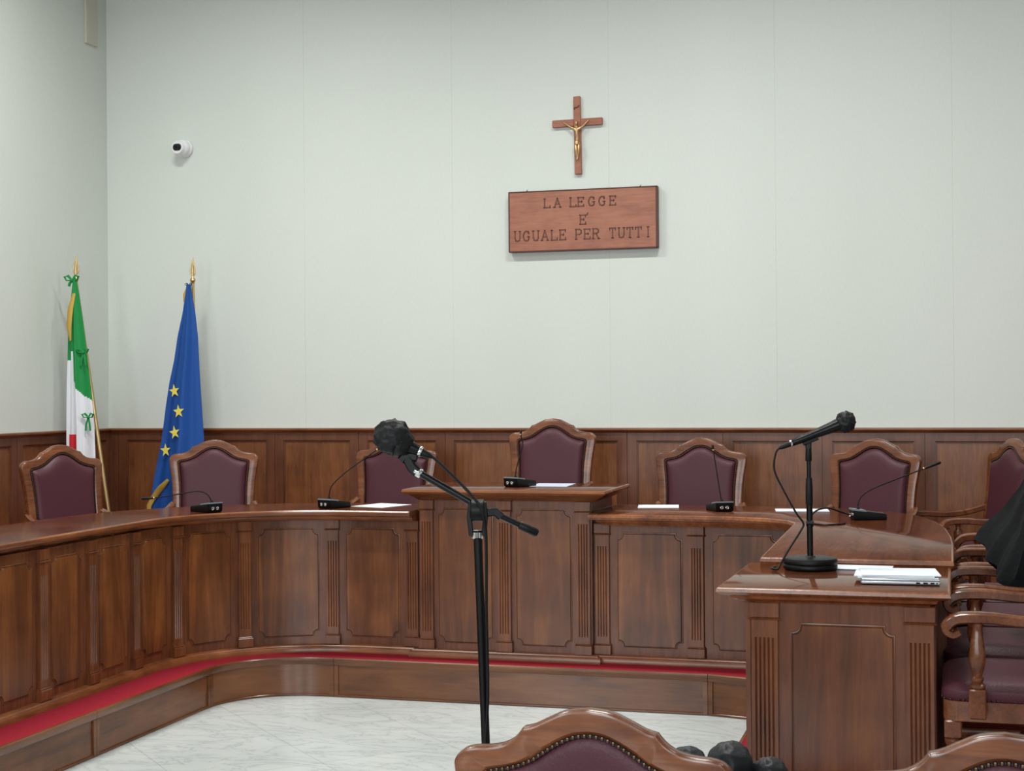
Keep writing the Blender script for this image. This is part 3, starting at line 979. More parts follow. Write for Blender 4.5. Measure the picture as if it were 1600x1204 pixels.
LET = {
    'L': ([(0, 0, 0, 1), (0, 0, .8, 0)], [(-.12, 0, .12, 0), (-.12, 1, .14, 1), (.8, 0, .8, .22)]),
    'A': ([(0, 0, .42, 1), (.42, 1, .86, 0), (.16, .36, .70, .36)], [(-.14, 0, .14, 0), (.70, 0, 1.0, 0)]),
    'E': ([(0, 0, 0, 1), (0, 0, .78, 0), (0, 1, .76, 1), (0, .52, .5, .52)], [(-.12, 0, 0, 0), (-.12, 1, 0, 1), (.78, 0, .78, .22), (.76, 1, .76, .8), (.5, .42, .5, .62)]),
    'G': ([(.74, .78, .60, .96), (.60, .96, .38, 1), (.38, 1, .14, .88), (.14, .88, 0, .6), (0, .6, 0, .4), (0, .4, .14, .1), (.14, .1, .38, 0), (.38, 0, .62, .04), (.62, .04, .76, .16), (.76, .16, .76, .44)], [(.56, .44, .9, .44), (.76, .98, .76, .74)]),
    'U': ([(0, 1, 0, .3), (0, .3, .12, .06), (.12, .06, .36, 0), (.36, 0, .60, .06), (.60, .06, .72, .3), (.72, .3, .72, 1)], [(-.14, 1, .14, 1), (.58, 1, .86, 1)]),
    'P': ([(0, 0, 0, 1), (0, 1, .5, 1), (.5, 1, .72, .88), (.72, .88, .72, .62), (.72, .62, .5, .48), (.5, .48, 0, .48)], [(-.13, 0, .15, 0), (-.12, 1, 0, 1)]),
    'R': ([(0, 0, 0, 1), (0, 1, .5, 1), (.5, 1, .72, .88), (.72, .88, .72, .66), (.72, .66, .5, .52), (.5, .52, 0, .52), (.38, .52, .76, 0)], [(-.13, 0, .15, 0), (-.12, 1, 0, 1), (.66, 0, .94, 0)]),
    'T': ([(.4, 0, .4, 1), (0, 1, .8, 1)], [(.26, 0, .54, 0), (0, 1, 0, .78), (.8, 1, .8, .78)]),
    'I': ([(0, 0, 0, 1)], [(-.14, 0, .14, 0), (-.14, 1, .14, 1)]),
    "'": ([(0, 1.22, -.12, 1.02)], []),
}


def stroke(mb, x0, z0, x1, z1, w, d0, d1, ext=True):
    a, b = Vector((x0, z0)), Vector((x1, z1))
    t = (b - a).normalized()
    n = Vector((-t.y, t.x)) * w / 2
    e = t * w * .5 if ext else t * 0
    c = [a - e - n, b + e - n, b + e + n, a - e + n]
    mb.loft([[PT(q.x, q.y, d) for q in c] for d in (d0, d1)], True, True)


rows = [('LA LEGGE', [(-.255, 'L'), (-.187, 'A'), (-.078, 'L'), (-.025, 'E'), (.045, 'G'), (.115, 'G'), (.190, 'E')], .088, .058, .046),
        ("E'", [(-.012, 'E'), (.038, "'")], -.030, .058, .045),
        ('UGUALE PER TUTTI', [(-.460, 'U'), (-.402, 'G'), (-.334, 'U'), (-.275, 'A'), (-.208, 'L'), (-.150, 'E'), (-.042, 'P'), (.016, 'E'), (.074, 'R'), (.185, 'T'), (.246, 'U'), (.301, 'T'), (.357, 'T'), (.440, 'I')], -.128, .064, .047)]
for txt, ls, zb, h, wd in rows:
    for x, ch in ls:
        lt = MB()
        for thin, grp in ((0, LET[ch][0]), (1, LET[ch][1])):
            for a, b, c, d in grp:
                q = (x + a * wd, zb + b * h, x + c * wd, zb + d * h)
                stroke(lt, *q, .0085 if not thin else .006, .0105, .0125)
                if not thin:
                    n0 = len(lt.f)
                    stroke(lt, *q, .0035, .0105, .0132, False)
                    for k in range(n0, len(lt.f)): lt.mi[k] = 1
        lt.build('letter' if ch != "'" else 'accent', [M['letter'], M['letter_in']], root, smooth=False)

# crucifix: cross is the wall thing, the bronze figure its part
root = thing('crucifix', 'brown wooden cross with a bronze figure hanging above the plaque', 'crucifix', (-2.376, 9.885, 3.225))
root.rotation_euler = (0, radians(-.7), 0)
mb = MB()
mb.box(-.0235, .0235, -.012, .010, -.258, .258, .003)
mb.box(-.170, -.0236, -.0118, .010, .060, .108, .003); mb.box(.0236, .170, -.0118, .010, .060, .108, .003)
mb.build('cross', M['plaque'], root)
yb_ = -.026
V = [(0, yb_, -.048), (.004, yb_, -.020), (.002, yb_ - .003, .010), (0, yb_ - .002, .040), (0, yb_, .056), (-.003, yb_ - .005, .072),
     (-.020, yb_, .042), (-.052, yb_ + .006, .062), (-.092, yb_ + .010, .090), (.020, yb_, .042), (.050, yb_ + .006, .064), (.082, yb_ + .010, .096),
     (-.009, yb_, -.056), (-.004, yb_ - .012, -.100), (-.001, yb_ - .002, -.150), (.000, yb_ - .004, -.172),
     (.011, yb_, -.056), (.014, yb_ - .012, -.098), (.004, yb_ - .004, -.146), (.001, yb_ - .008, -.168), (0, yb_ - .008, .084)]
Ed = [(0, 1), (1, 2), (2, 3), (3, 4), (4, 5), (5, 20), (3, 6), (6, 7), (7, 8), (3, 9), (9, 10), (10, 11), (0, 12), (12, 13), (13, 14), (14, 15), (0, 16), (16, 17), (17, 18), (18, 19)]
Rd = [(.013, .010), (.010, .008), (.014, .010), (.014, .009), .005, .009, .008, .005, .0035, .008, .005, .0035, .009, .0075, .0045, .004, .009, .0075, .0045, .004, .007]
me = bpy.data.meshes.new('figure'); me.from_pydata(V, Ed, [])
obj_ = bpy.data.objects.new('figure', me); COL.objects.link(obj_); obj_.parent = root
me.materials.append(M['bronze'])
obj_.modifiers.new('skin', 'SKIN')
for k, r in enumerate(Rd):
    d_ = me.skin_vertices[0].data[k]
    d_.radius = (r[0] * 1.2, r[1] * 1.2) if isinstance(r, tuple) else (r * 1.25, r * 1.25)
    d_.use_root = (k == 0)
obj_.modifiers['skin'].use_smooth_shade = True
sm = obj_.modifiers.new('sub', 'SUBSURF'); sm.levels = 2; sm.render_levels = 2
obj_['label'] = 'small bronze figure with outstretched arms'
mb = MB()   # loincloth, hair
mb.lathe((0, yb_ - .002, -.066), [(.018, 0), (.019, .006), (.018, .016), (.015, .026), (.012, .030)], 12)
mb.build('loincloth', M['bronze'], root)
mb = MB(); mb.sphere((-.002, yb_ - .002, .080), .0115, 10, (.9, .9, 1.05)); mb.tube([(-.006, yb_, .08), (-.011, yb_ - .002, .062), (-.010, yb_ - .003, .050)], [.005, .004, .002], 6)
mb.build('hair', M['bronze'], root)
mb = MB(); mb.tube([(-.020, -.016, .172), (-.012, -.019, .184), (.004, -.018, .184), (.014, -.019, .195), (.020, -.016, .192)], [.003, .003, .0025, .003, .002], 6, flat=1)
mb.build('title_scroll', M['letter'], root)

# CCTV dome
root = thing('security_camera', 'white round security camera mounted on the upper left of the wall', 'camera', (-5.262, 9.90, 3.285))
mb = MB(); mb.lathe((0, 0, 0), [(.062, 0), (.066, .006), (.066, .022), (.060, .034), (.052, .040)], 28, (0, -1, 0))
mb.build('mount_ring', M['white'], root)
d = Vector((-.10, -.98, -.05)).normalized()
q = Vector((0, -.045, 0))
mb = MB(); mb.sphere(q, .060, 28)
mb.lathe(q + Vector((0, 0, 0)), [(.050, .02), (.047, .052), (.044, .062), (.041, .062)], 24, d)
mb.build('ball_housing', M['white'], root)
mb = MB()
u_ = d.cross(Vector((0, 0, 1))).normalized(); v_ = u_.cross(d)
fc = q + d * .0605
ring = []
for s_, cx in ((1, .014), (-1, -.014)):
    for k in range(9):
        a = radians(-90 + 180 * k / 8) if s_ == 1 else radians(90 + 180 * k / 8)
        ring.append(fc + u_ * (cx + .020 * cos(a)) + v_ * (.024 * sin(a)))
mb.loft([ring, [p + d * .005 for p in ring]], True, True)
mb.build('lens_window', M['lens'], root)
mb = MB(); mb.lathe(fc + u_ * .010 + d * .004, [(.009, 0), (.009, .004), (.006, .005)], 14, d); mb.lathe(fc - u_ * .014 - v_ * .006 + d * .004, [(.005, 0), (.005, .003)], 12, d)
mb.build('lens', M['black'], root)

# cable trunking on left wall
root = thing('cable_trunking', 'cream vertical cable box high on the left wall near the corner', 'trunking', (XL, 9.68, 4.03))
mb = MB(); mb.box(0, .018, -.075, .075, 0, ZC - 4.03 - .002, .003)
mb.build('cover', M['trunking'], root)
mb = MB(); mb.box(0, .020, -.0775, .0775, -.006, .006, .002)
mb.build('end_cap', M['trunking'], root)


# ------------------------------------------------------------------ flags
def interp(tab, z):
    """tab rows (z, a, b) sorted by falling z"""
    for i in range(len(tab) - 1):
        if tab[i][0] >= z >= tab[i + 1][0]:
            t = (tab[i][0] - z) / (tab[i][0] - tab[i + 1][0])
            return [tab[i][k] * (1 - t) + tab[i + 1][k] * t for k in range(1, len(tab[i]))]
    return tab[-1][1:] if z < tab[-1][0] else tab[0][1:]


def drape(mb, tab, ztop, zbot, y0, folds, amp, colour, nz=46, nx=44, phase=0., hem=None, thick=.004):
    """pleated hanging cloth: front and back skins"""
    def pt(i, j, off):
        u = i / nx
        zt = ztop
        zb = zbot if hem is None else hem(u)
        z = zt + (zb - zt) * (j / nz)
        a, b = interp(tab, z)
        v = (ztop - z) / (ztop - zbot)
        x = a + (b - a) * u
        A = amp * min(1, .15 + v * 1.1)
        y = y0 - A * (sin(folds * 2 * pi * u + phase + .9 * sin(3 * v)) * .5 + .25 * sin(folds * 4.3 * pi * u + 1.3 + 2 * v)) - (.06 + .3 * (b - a)) * sin(pi * u) * .35
        return (x, y + off, z)
    front = [pt(i, j, 0) for j in range(nz + 1) for i in range(nx + 1)]
    back = [pt(i, j, thick + .02 * sin(pi * i / nx)) for j in range(nz + 1) for i in range(nx + 1)]
    n = nx + 1
    o = len(mb.v)
    mb.v += front + back
    N = len(front)
    for j in range(nz):
        for i in range(nx):
            c = colour((i + .5) / nx, front[j * n + i][2])
            mb.f.append((o + j * n + i, o + (j + 1) * n + i, o + (j + 1) * n + i + 1, o + j * n + i + 1)); mb.mi.append(c)
            mb.f.append((o + N + j * n + i, o + N + j * n + i + 1, o + N + (j + 1) * n + i + 1, o + N + (j + 1) * n + i)); mb.mi.append(c)
    for j in range(nz):
        for e in (0, nx):
            c = colour((e + (.5 if e == 0 else -.5)) / nx, front[j * n + e][2])
            mb.f.append((o + j * n + e, o + (j + 1) * n + e, o + N + (j + 1) * n + e, o + N + j * n + e)); mb.mi.append(c)
    for i in range(nx):
        c = colour((i + .5) / nx, front[nz * n + i][2])
        mb.f.append((o + nz * n + i, o + nz * n + i + 1, o + N + nz * n + i + 1, o + N + nz * n + i)); mb.mi.append(c)
    return pt


def finial(mb, c, s=1.0):
    x, y, z = c
    mb.lathe(c, [(.010, 0), (.016, .012), (.020, .022), (.016, .034), (.008, .042), (.007, .05)], 14)
    # spear blade with open outline
    for sx in (-1, 1):
        mb.tube([(x, y, z + .05), (x + sx * .016 * s, y, z + .065), (x + sx * .020 * s, y, z + .09), (x + sx * .012 * s, y, z + .12), (x + .004, y, z + .175)], [.005, .005, .005, .004, .002], 8)
    mb.tube([(x, y, z + .045), (x + .001, y, z + .09), (x + .003, y, z + .15), (x + .005, y, z + .185)], [.006, .009, .005, .0015], 8)


def bow(mb, c, s=.03, tails=.06):
    x, y, z = c
    for sx in (-1, 1):
        mb.tube([(x, y, z), (x + sx * s * .6, y - .008, z + s * .7), (x + sx * s * 1.2, y - .01, z + s * .55), (x + sx * s * .9, y - .008, z), (x, y, z)], [s * .15, s * .22, s * .26, s * .2, s * .15], 8, flat=.5)
        mb.tube([(x, y, z), (x + sx * s * .35, y - .006, z - tails * .5), (x + sx * s * .5, y - .006, z - tails)], [s * .18, s * .22, s * .2], 8, flat=.4)
    mb.sphere((x, y - .004, z), s * .3, 8)


# --- Italian flag
root = thing('italian_flag', 'green white and red flag with gold trimmed pole in the far left corner', 'flag', (-5.397, 9.2, ZP))
top = Vector((-5.716, 9.2, 2.30)); bot = Vector((-5.40, 9.2, ZP + .03))
mb = MB(); mb.tube([bot, bot.lerp(top, .5), top], [.013, .012, .011], 12)
mb.build('pole', M['gold'], root, True)
mb = MB(); finial(mb, (-5.718, 9.2, 2.30)); mb.build('finial', M['gold'], root, True)
mb = MB(); mb.lathe((-5.40, 9.2, ZP), [(.12, 0), (.12, .012), (.05, .03), (.022, .045), (.02, .10)], 24); mb.build('pole_base', M['gold'], root, True)
tab = [(2.33, -5.706, -5.696), (2.247, -5.718, -5.678), (2.087, -5.736, -5.655), (1.93, -5.744, -5.635), (1.769, -5.747, -5.618), (1.613, -5.751, -5.601), (1.452, -5.753, -5.584), (1.295, -5.754, -5.575), (1.134, -5.755, -5.572), (.80, -5.758, -5.565)]
def itcol(u, z):
    if u < .20 and z > 1.275: return 0 if z > 1.77 else 1
    if u < .46 and z < 1.275 and u > .08: return 2
    if u < .33: return 0 if z > 1.84 else 1
    return 0 if z > 1.63 - .13 * (u - .33) / .67 else 1
mb = MB(); drape(mb, tab, 2.33, .80, 9.155, 1.6, .05, itcol, nz=150, nx=60, phase=.6)
mb.build('cloth', [M['green'], M['white_cloth'], M['red']], root, True)
mb = MB(); mb.tube([(-5.690, 9.13, 2.22), (-5.705, 9.11, 2.12), (-5.712, 9.10, 2.0), (-5.705, 9.105, 1.90)], [.012, .02, .02, .006], 8, flat=.4)
mb.build('gold_tassel', M['goldcloth'], root, True)
mb = MB(); bow(mb, (-5.725, 9.165, 2.31), .045, .04); mb.build('green_ribbon', M['green'], root, True)
mb = MB(); bow(mb, (-5.618, 9.125, 1.82), .036, .09); mb.build('green_ribbon', M['green'], root, True)
mb = MB(); bow(mb, (-5.575, 9.11, 1.385), .036, .09); mb.build('green_ribbon', M['green'], root, True)

# --- EU flag
root = thing('european_flag', 'blue flag with yellow stars on a pole behind the bench', 'flag', (-5.05, 9.62, ZP))
mb = MB(); mb.tube([(-5.03, 9.64, ZP + .03), (-5.062, 9.62, 2.32)], [.013, .011], 12); mb.build('pole', M['gold'], root, True)
mb = MB(); finial(mb, (-5.062, 9.62, 2.30)); mb.build('finial', M['gold'], root, True)
mb = MB(); mb.lathe((-5.03, 9.64, ZP), [(.12, 0), (.12, .012), (.05, .03), (.022, .045), (.02, .10)], 24); mb.build('pole_base', M['gold'], root, True)
tab = [(2.29, -5.080, -5.050), (2.254, -5.083, -5.048), (2.091, -5.110, -5.018), (1.932, -5.149, -5.0), (1.768, -5.177, -4.993), (1.609, -5.216, -4.985), (1.444, -5.245, -4.975), (1.284, -5.268, -4.966), (1.202, -5.281, -4.962), (.959, -5.335, -4.951), (.744, -5.372, -4.943), (.6, -5.39, -4.94)]
hem = lambda u: .74 - .02 * sin(3 * u)
mb = MB(); pt = drape(mb, tab, 2.29, .72, 9.565, 1.5, .042, lambda u, z: 0, nz=60, phase=2.2, hem=hem)
mb.build('cloth', M['blue'], root, True)
def surf(x, z):
    best = None
    for j in range(0, 61):
        for i in range(0, 45):
            p = pt(i, j, 0)
            dd = (p[0] - x) ** 2 + (p[2] - z) ** 2
            if best is None or dd < best[0]: best = (dd, p[1])
    return best[1]
for x, z, rt in ((-5.152, 1.557, 8), (-5.110, 1.416, 5), (-5.137, 1.272, 10), (-5.229, 1.148, 4)):
    mb = MB()
    ring = []
    for k in range(10):
        a = radians(90 + 36 * k + rt); r = .047 if k % 2 == 0 else .019
        xx, zz = x + r * cos(a) * .92, z + r * sin(a)
        ring.append((xx, surf(xx, zz), zz))
    yc = min([p[1] for p in ring] + [surf(x, z)]) - .004
    mb.loft([[(p[0], yc * .8 + p[1] * .2, p[2]) for p in ring], [(p[0], yc * .8 + p[1] * .2 - .003, p[2]) for p in ring]], True, True)
    mb.build('star', M['star'], root, True, smooth=False)
mb = MB()
pp_ = [(-5.205, .945), (-5.235, .915), (-5.275, .885), (-5.315, .85), (-5.345, .81), (-5.368, .765), (-5.372, .72)]
mb.tube([(a, surf(a, b) - .012, b) for a, b in pp_], [.012, .018, .024, .024, .02, .02, .018], 10, flat=.5)
mb.build('gold_fringe', M['goldcloth'], root, True)
mb = MB(); bow(mb, (-5.075, 9.59, 2.285), .022, .06); mb.build('ribbon', M['navy'], root, True)
mb = MB(); mb.tube([(-5.085, 9.58, 2.27), (-5.098, 9.575, 2.22), (-5.10, 9.575, 2.17)], [.008, .016, .012], 8, flat=.5); mb.build('gold_tassel', M['goldcloth'], root, True)


# ------------------------------------------------------------------ conference microphones
def conf_mic(x, y, z, rz, neck, label):
    """base long axis local Y (rear with connectors at -Y); neck points are (along image right, up) offsets in world"""
    root = thing('conference_microphone', label, 'microphone', (x, y, z), rz, 'black conference microphones on the benches')
    mb = MB()
    w0, w1, l = .046, .040, .075
    mb.loft([[(-w0 + .006, -l + .006, 0), (w0 - .006, -l + .006, 0), (w1, l, 0), (-w1, l, 0)],
             [(-w0, -l, .008), (w0, -l, .008), (w1 + .003, l + .003, .004), (-w1 - .003, l + .003, .004)],
             [(-w0, -l - .002, .044), (w0, -l - .002, .044), (w1 + .003, l + .002, .026), (-w1 - .003, l + .002, .026)],
             [(-w0 + .003, -l + .001, .048), (w0 - .003, -l + .001, .048), (w1, l - .002, .030), (-w1, l - .002, .030)]], True, True)
    base_ = mb.build('base', M['black'], root)
    mb = MB()
    mb.loft([[(-w0 - .001, -l - .003, .046), (w0 + .001, -l - .003, .046), (w0 + .001, -l + .06, .0385), (-w0 - .001, -l + .06, .0385)],
             [(-w0 + .001, -l - .001, .053), (w0 - .001, -l - .001, .053), (w0 - .001, -l + .058, .0455), (-w0 + .001, -l + .058, .0455)]], True, True)
    mb.build('top_plate', M['greyplate'], base_)
    for cx in (-.016, .012):
        mb = MB(); mb.lathe((cx, -l, .022), [(.0095, 0), (.0095, .008), (.006, .009), (.005, .004)], 12, (0, -1, 0)); mb.build('connector', M['chrome'], base_)
    inv = Matrix.Rotation(-rz, 3, 'Z')
    pts = []
    for u, v in neck:
        q = inv @ Vector((.961 * u, .276 * u, 0)); pts.append((q.x, q.y, v))
    cp = catmull(pts, 5)
    mb = MB(); mb.tube(cp[:-4], .0030, 8); mb.lathe(cp[0], [(.009, -.004), (.008, .012), (.004, .02)], 12); gn = mb.build('gooseneck', M['black'], root)
    a, b = cp[-5], cp[-1]
    dd = (b - a).normalized()
    mb = MB(); mb.lathe(a, [(.004, -.002), (.0055, .002), (.006, .006), (.0065, (b - a).length), (.004, (b - a).length + .004)], 12, dd)
    mb.build('microphone_capsule', M['black'], gn)
    mb = MB(); mb.lathe(a, [(.0063, -.006), (.0066, -.002), (.0063, .0)], 12, dd); mb.build('light_ring', M['bronze'], gn)
    return root


conf_mic(-3.67, 7.10, ZT, radians(62), [(.03, .04), (.018, .075), (-.01, .10), (-.06, .105), (-.14, .092), (-.25, .075), (-.325, .07)], 'conference microphone at left, its thin neck bent down to the left over the bench')
conf_mic(-3.12, 7.47, ZT, radians(-20), [(-.028, .04), (-.026, .075), (-.010, .12), (.06, .185), (.15, .25), (.215, .295), (.28, .335)], 'conference microphone on the curved bench corner, its neck rising to the right')
conf_mic(-2.145, 7.60, ZD, radians(-24), [(-.025, .04), (-.020, .09), (.000, .16), (.015, .215), (.008, .25), (.004, .268), (.006, .285)], 'conference microphone on the raised middle desk')
conf_mic(-1.125, 7.63, ZT, radians(28), [(.012, .04), (.004, .09), (-.008, .17), (-.020, .25), (-.028, .30), (-.031, .325)], 'conference microphone with upright neck in front of the chair right of the raised desk')
conf_mic(-.385, 7.26, ZT, radians(-74), [(-.045, .04), (-.045, .07), (-.03, .105), (.02, .14), (.12, .18), (.24, .225), (.335, .26)], 'conference microphone at the corner of the right bench, its neck rising to the right')

# ------------------------------------------------------------------ papers and laptop
def sheet(name, c, label, cat, h=.0015, mat='paper', z=ZT, group=None, n=1):
    root = None
    mb = MB()
    for k in range(n):
        j = .006 * k
        mb.loft([[(x + (.5 - (k * 37 % 10) / 10) * .02 * (k > 0), y + j * ((k % 2) - .5), zz) for x, y in c] for zz in (z + .0004 + k * h * 1.02, z + .0004 + (k + 1) * h)], True, True)
    o = mb.build(name, M[mat], smooth=False)
    return tag(o, label, cat, group)


def rect(cx, cy, w_, h_, a):
    a = radians(a)
    return [(cx + x * cos(a) - y * sin(a), cy + x * sin(a) + y * cos(a)) for x, y in ((-w_ / 2, -h_ / 2), (w_ / 2, -h_ / 2), (w_ / 2, h_ / 2), (-w_ / 2, h_ / 2))]


sheet('paper_sheet', rect(-2.93, 7.66, .21, .25, -18), 'white paper lying on the bench left of the raised desk', 'paper')
sheet('paper_sheet', rect(-2.01, 7.74, .20, .26, 3), 'printed paper beside the microphone on the raised middle desk', 'paper', mat='paper_grey', z=ZD)
sheet('paper_sheet', rect(-1.475, 7.86, .21, .20, 10), 'white paper on the bench just right of the raised desk', 'paper')
sheet('paper_sheet', rect(-.73, 7.74, .26, .16, 8), 'white paper behind the table microphone stand, far end of the right bench', 'paper')
sheet('paper_sheet', rect(-.335, 5.50, .25, .13, -2), 'narrow white paper at the back edge of the end desk, right of the stand', 'paper', z=ZW)
root = thing('laptop', 'closed silver laptop under white papers on the end desk', 'laptop', (-.172, 5.12, ZW), radians(3))
mb = MB(); mb.box(-.123, .123, -.09, .10, .003, .015, .004); mb.build('base_shell', M['silver'], root)
mb = MB(); mb.box(-.122, .122, -.089, .099, .0155, .021, .003); mb.build('lid', M['silver'], root)
for a, b in ((.048, .060), (.070, .084), (.092, .104)):
    mb = MB(); mb.box(a, b, -.0905, -.088, .006, .0115); mb.build('port', M['black'], root)
mb = MB(); mb.lathe((.112, -.0885, .009), [(.0025, 0), (.0025, .002)], 10, (0, -1, 0)); mb.build('port', M['black'], root)
for x in (-.1, .1):
    mb = MB(); mb.box(x - .012, x + .012, -.07, .08, 0, .0035); mb.build('foot', M['black'], root)
P_ = [(rect(-.182, 5.135, .25, .20, 4), 0), (rect(-.189, 5.14, .25, .20, 1), 1), (rect(-.175, 5.142, .245, .20, 6), 2)]
for i, (c, k) in enumerate(P_):
    sheet('paper_sheet', c, ['bottom white paper of the pile on the laptop', 'middle white paper of the pile on the laptop, sticking out left', 'top white paper of the pile on the laptop'][i], 'paper', h=.003, z=ZW + .0212 + k * .0036, group='papers on the laptop')

# ------------------------------------------------------------------ boom microphone stand
Rv = Vector((.961, .276, 0))
J = Vector((-1.118, 3.575, 1.262))
root = thing('microphone_stand', 'tall black boom microphone stand standing on the marble floor in the foreground', 'stand', (-1.09, 3.59, 0))
base = Vector((-1.088, 3.592, .10))
mb = MB(); mb.tube([base, J - Vector((0, 0, .055))], .0105, 14); mb.build('pole', M['blackmetal'], root, True)
mb = MB(); mb.lathe(base, [(.022, -.02), (.026, 0), (.026, .05), (.016, .07)], 16); mb.build('hub', M['black'], root, True)
for k in range(3):
    a = radians(90 + 120 * k)
    mb = MB(); e = base + Vector((cos(a) * .30, sin(a) * .30, -.092))
    mb.tube([base + Vector((cos(a) * .02, sin(a) * .02, .02)), e], .008, 10); mb.sphere(e, .0078, 8)
    mb.build('leg', M['blackmetal'], root, True)
mb = MB(); mb.lathe(J - Vector((0, 0, .075)), [(.012, 0), (.0165, .003), (.0165, .016), (.012, .020)], 16); mb.build('collar', M['chrome'], root, True)
# clutch: fork with round plate
nrm = Vector((.276, -.961, 0))
mb = MB()
for sx in (-1, 1):
    c = J - Vector((0, 0, .022)) + Rv * .0
    mb.bar([c + Rv * sx * .015 - Vector((0, 0, .045)), c + Rv * sx * .020, c + Rv * sx * .016 + Vector((0, 0, .036))], .006, .014, up=nrm)
mb.lathe(J - Rv * .018 - Vector((0, 0, .006)), [(.022, 0), (.027, .004), (.027, .032), (.022, .036)], 24, Rv)
mb.build('clutch', M['black'], root, True)
mb = MB()
kk = J + Rv * .022 + Vector((0, 0, -.012))
mb.bar([kk, kk + Rv * .022 + Vector((0, 0, .002)), kk + Rv * .036 + Vector((0, 0, -.010))], .008, .010)
mb.build('knob', M['black'], root, True)
A_ = Vector((-1.262, 3.540, 1.352)); T_ = Vector((-.992, 3.620, 1.204))
J2 = J + Vector((.0, 0, .004))
mb = MB(); mb.tube([A_, J2, J2 + (J2 - A_).normalized() * .03], .0085, 14); mb.build('boom', M['blackmetal'], root, True)
S0 = kk + Rv * .03 + Vector((0, 0, -.006))
mb = MB(); mb.tube([S0, T_], .0075, 12); mb.build('counter_arm', M['blackmetal'], root, True)
dd = (T_ - S0).normalized()
mb = MB(); mb.lathe(T_ - dd * .035, [(.0095, 0), (.0108, .003), (.0108, .045), (.007, .05)], 14, dd); mb.build('end_cap', M['black'], root, True)
mb = MB(); mb.lathe(A_, [(.011, -.005), (.012, 0), (.012, .012), (.0105, .014)], 16, (J - A_).normalized()); mb.build('ring', M['chrome'], root, True)
mb = MB()
clip = A_ + Vector((-.010, 0, .010))
mb.bar([A_ + Vector((.004, 0, -.003)), clip, clip + Vector((-.012, 0, .022))], .011, .013)
mb.bar([clip + Vector((-.030, -.004, .016)), clip + Vector((-.018, 0, .028)), clip + Vector((.010, .004, .024))], .012, .010)
mb.build('microphone_clip', M['black'], root, True)
# microphone with cloth cover
h0 = Vector((-1.318, 3.523, 1.432)); h1 = Vector((-1.222, 3.550, 1.385))
dm = (h1 - h0).normalized()
root = thing('microphone', 'handheld microphone wrapped in a black cloth hood on the boom stand', 'microphone', tuple(h1))
mb = MB(); mb.lathe(h0, [(.018, .02), (.017, .045), (.014, .062), (.0125, .076), (.011, .082)], 18, dm); mb.build('body', M['blackmetal'], root, True)
mb = MB(); mb.lathe(h0, [(.0125, .070), (.0135, .072), (.0135, .077), (.0125, .079)], 16, dm); mb.build('ring', M['chrome'], root, True)
mb = MB(); mb.lathe(h0, [(.0100, .081), (.0095, .090), (.007, .100), (.004, .108)], 14, dm); mb.build('cable_plug', M['black'], root, True)
def crumple(dv):
    v = dv * 3.2
    return 1.0 + .12 * noise.noise(v) + .08 * abs(noise.noise(dv * 5 + Vector((3, 1, 2)))) - .07 * abs(noise.noise(Vector((dv.x * 9, dv.y * 9, dv.z * 4))))
mb = MB()
mb.sphere(h0 + Vector((.0, 0, .004)), .045, 64, (1, 1, .96), crumple)
# gathered neck of the hood
rings = []
q_ = dm.cross(Vector((0, 0, 1))).normalized(); p_ = q_.cross(dm)
for t, r in ((.018, .041), (.030, .034), (.040, .026), (.050, .020)):
    rings.append([h0 + dm * t + (q_ * cos(2 * pi * k / 30) + p_ * sin(2 * pi * k / 30)) * r * (1 + .12 * sin(k * 2.6) * (t > .03)) for k in range(30)])
mb.loft(rings, True, True)
mb.build('cloth_hood', M['capcloth'], root, True, angle=170)
# its cable down the stand
E0 = h0 + dm * .104
cb = [E0, E0 + dm * .012 + Vector((0, 0, -.002)), Vector((-1.165, 3.556, 1.332)), Vector((-1.118, 3.548, 1.288)), Vector((-1.096, 3.543, 1.255)), Vector((-1.092, 3.560, 1.19)), Vector((-1.095, 3.568, 1.0)), Vector((-1.094, 3.57, .80)), Vector((-1.105, 3.568, .55)), Vector((-1.085, 3.57, .25)), Vector((-1.06, 3.53, .06)), Vector((-1.0, 3.48, .0042)), Vector((-.8, 3.6, .0042))]
mb = MB(); mb.tube(catmull(cb, 6), .0038, 8)
tag(mb.build('microphone_cable', M['black']), 'black cable running from the boom microphone down the tall stand', 'cable')

# ------------------------------------------------------------------ table microphone stand
B_ = Vector((-.484, 5.42, ZW))
root = thing('table_microphone_stand', 'black table microphone stand with round weighted base on the end desk', 'stand', tuple(B_))
mb = MB(); mb.lathe((0, 0, 0), [(.086, 0), (.090, .002), (.093, .006), (.093, .016), (.091, .019), (.093, .022), (.093, .034), (.089, .040), (.081, .042), (.02, .043), (.016, .047)], 48); mb.build('base', M['black'], root)
mb = MB(); mb.tube([(0, 0, .036), (-.002, 0, .30)], .0105, 16); mb.tube([(-.002, 0, .29), (-.003, 0, .435)], .0075, 14); mb.build('pole', M['blackmetal'], root)
mb = MB(); mb.lathe((-.002, 0, .222), [(.0105, 0), (.0125, .006), (.0125, .06), (.011, .09), (.010, .096)], 16); mb.build('grip', M['black'], root)
mb = MB(); mb.lathe((-.003, 0, .375), [(.0095, 0), (.0115, .004), (.0105, .04), (.009, .052)], 14)
mb.bar([(-.003, 0, .42), (-.003, 0, .444)], .010, .010, up=(0, 1, 0))
mb.bar([(-.020, -.006, .436), (.028, .006, .456)], .012, .007)
mb.build('microphone_clip', M['black'], root)
mb = MB(); mb.tube([(-.012, 0, .160), (.012, 0, .160)], .012, 12); mb.build('cable_tie', M['black'], root)
a0 = B_ + Vector((-.062, -.018, .437)); a1 = B_ + Vector((.126, .036, .513))
dm = (a1 - a0).normalized()
root = thing('microphone', 'handheld microphone with black covered head resting on the table stand', 'microphone', tuple(a0))
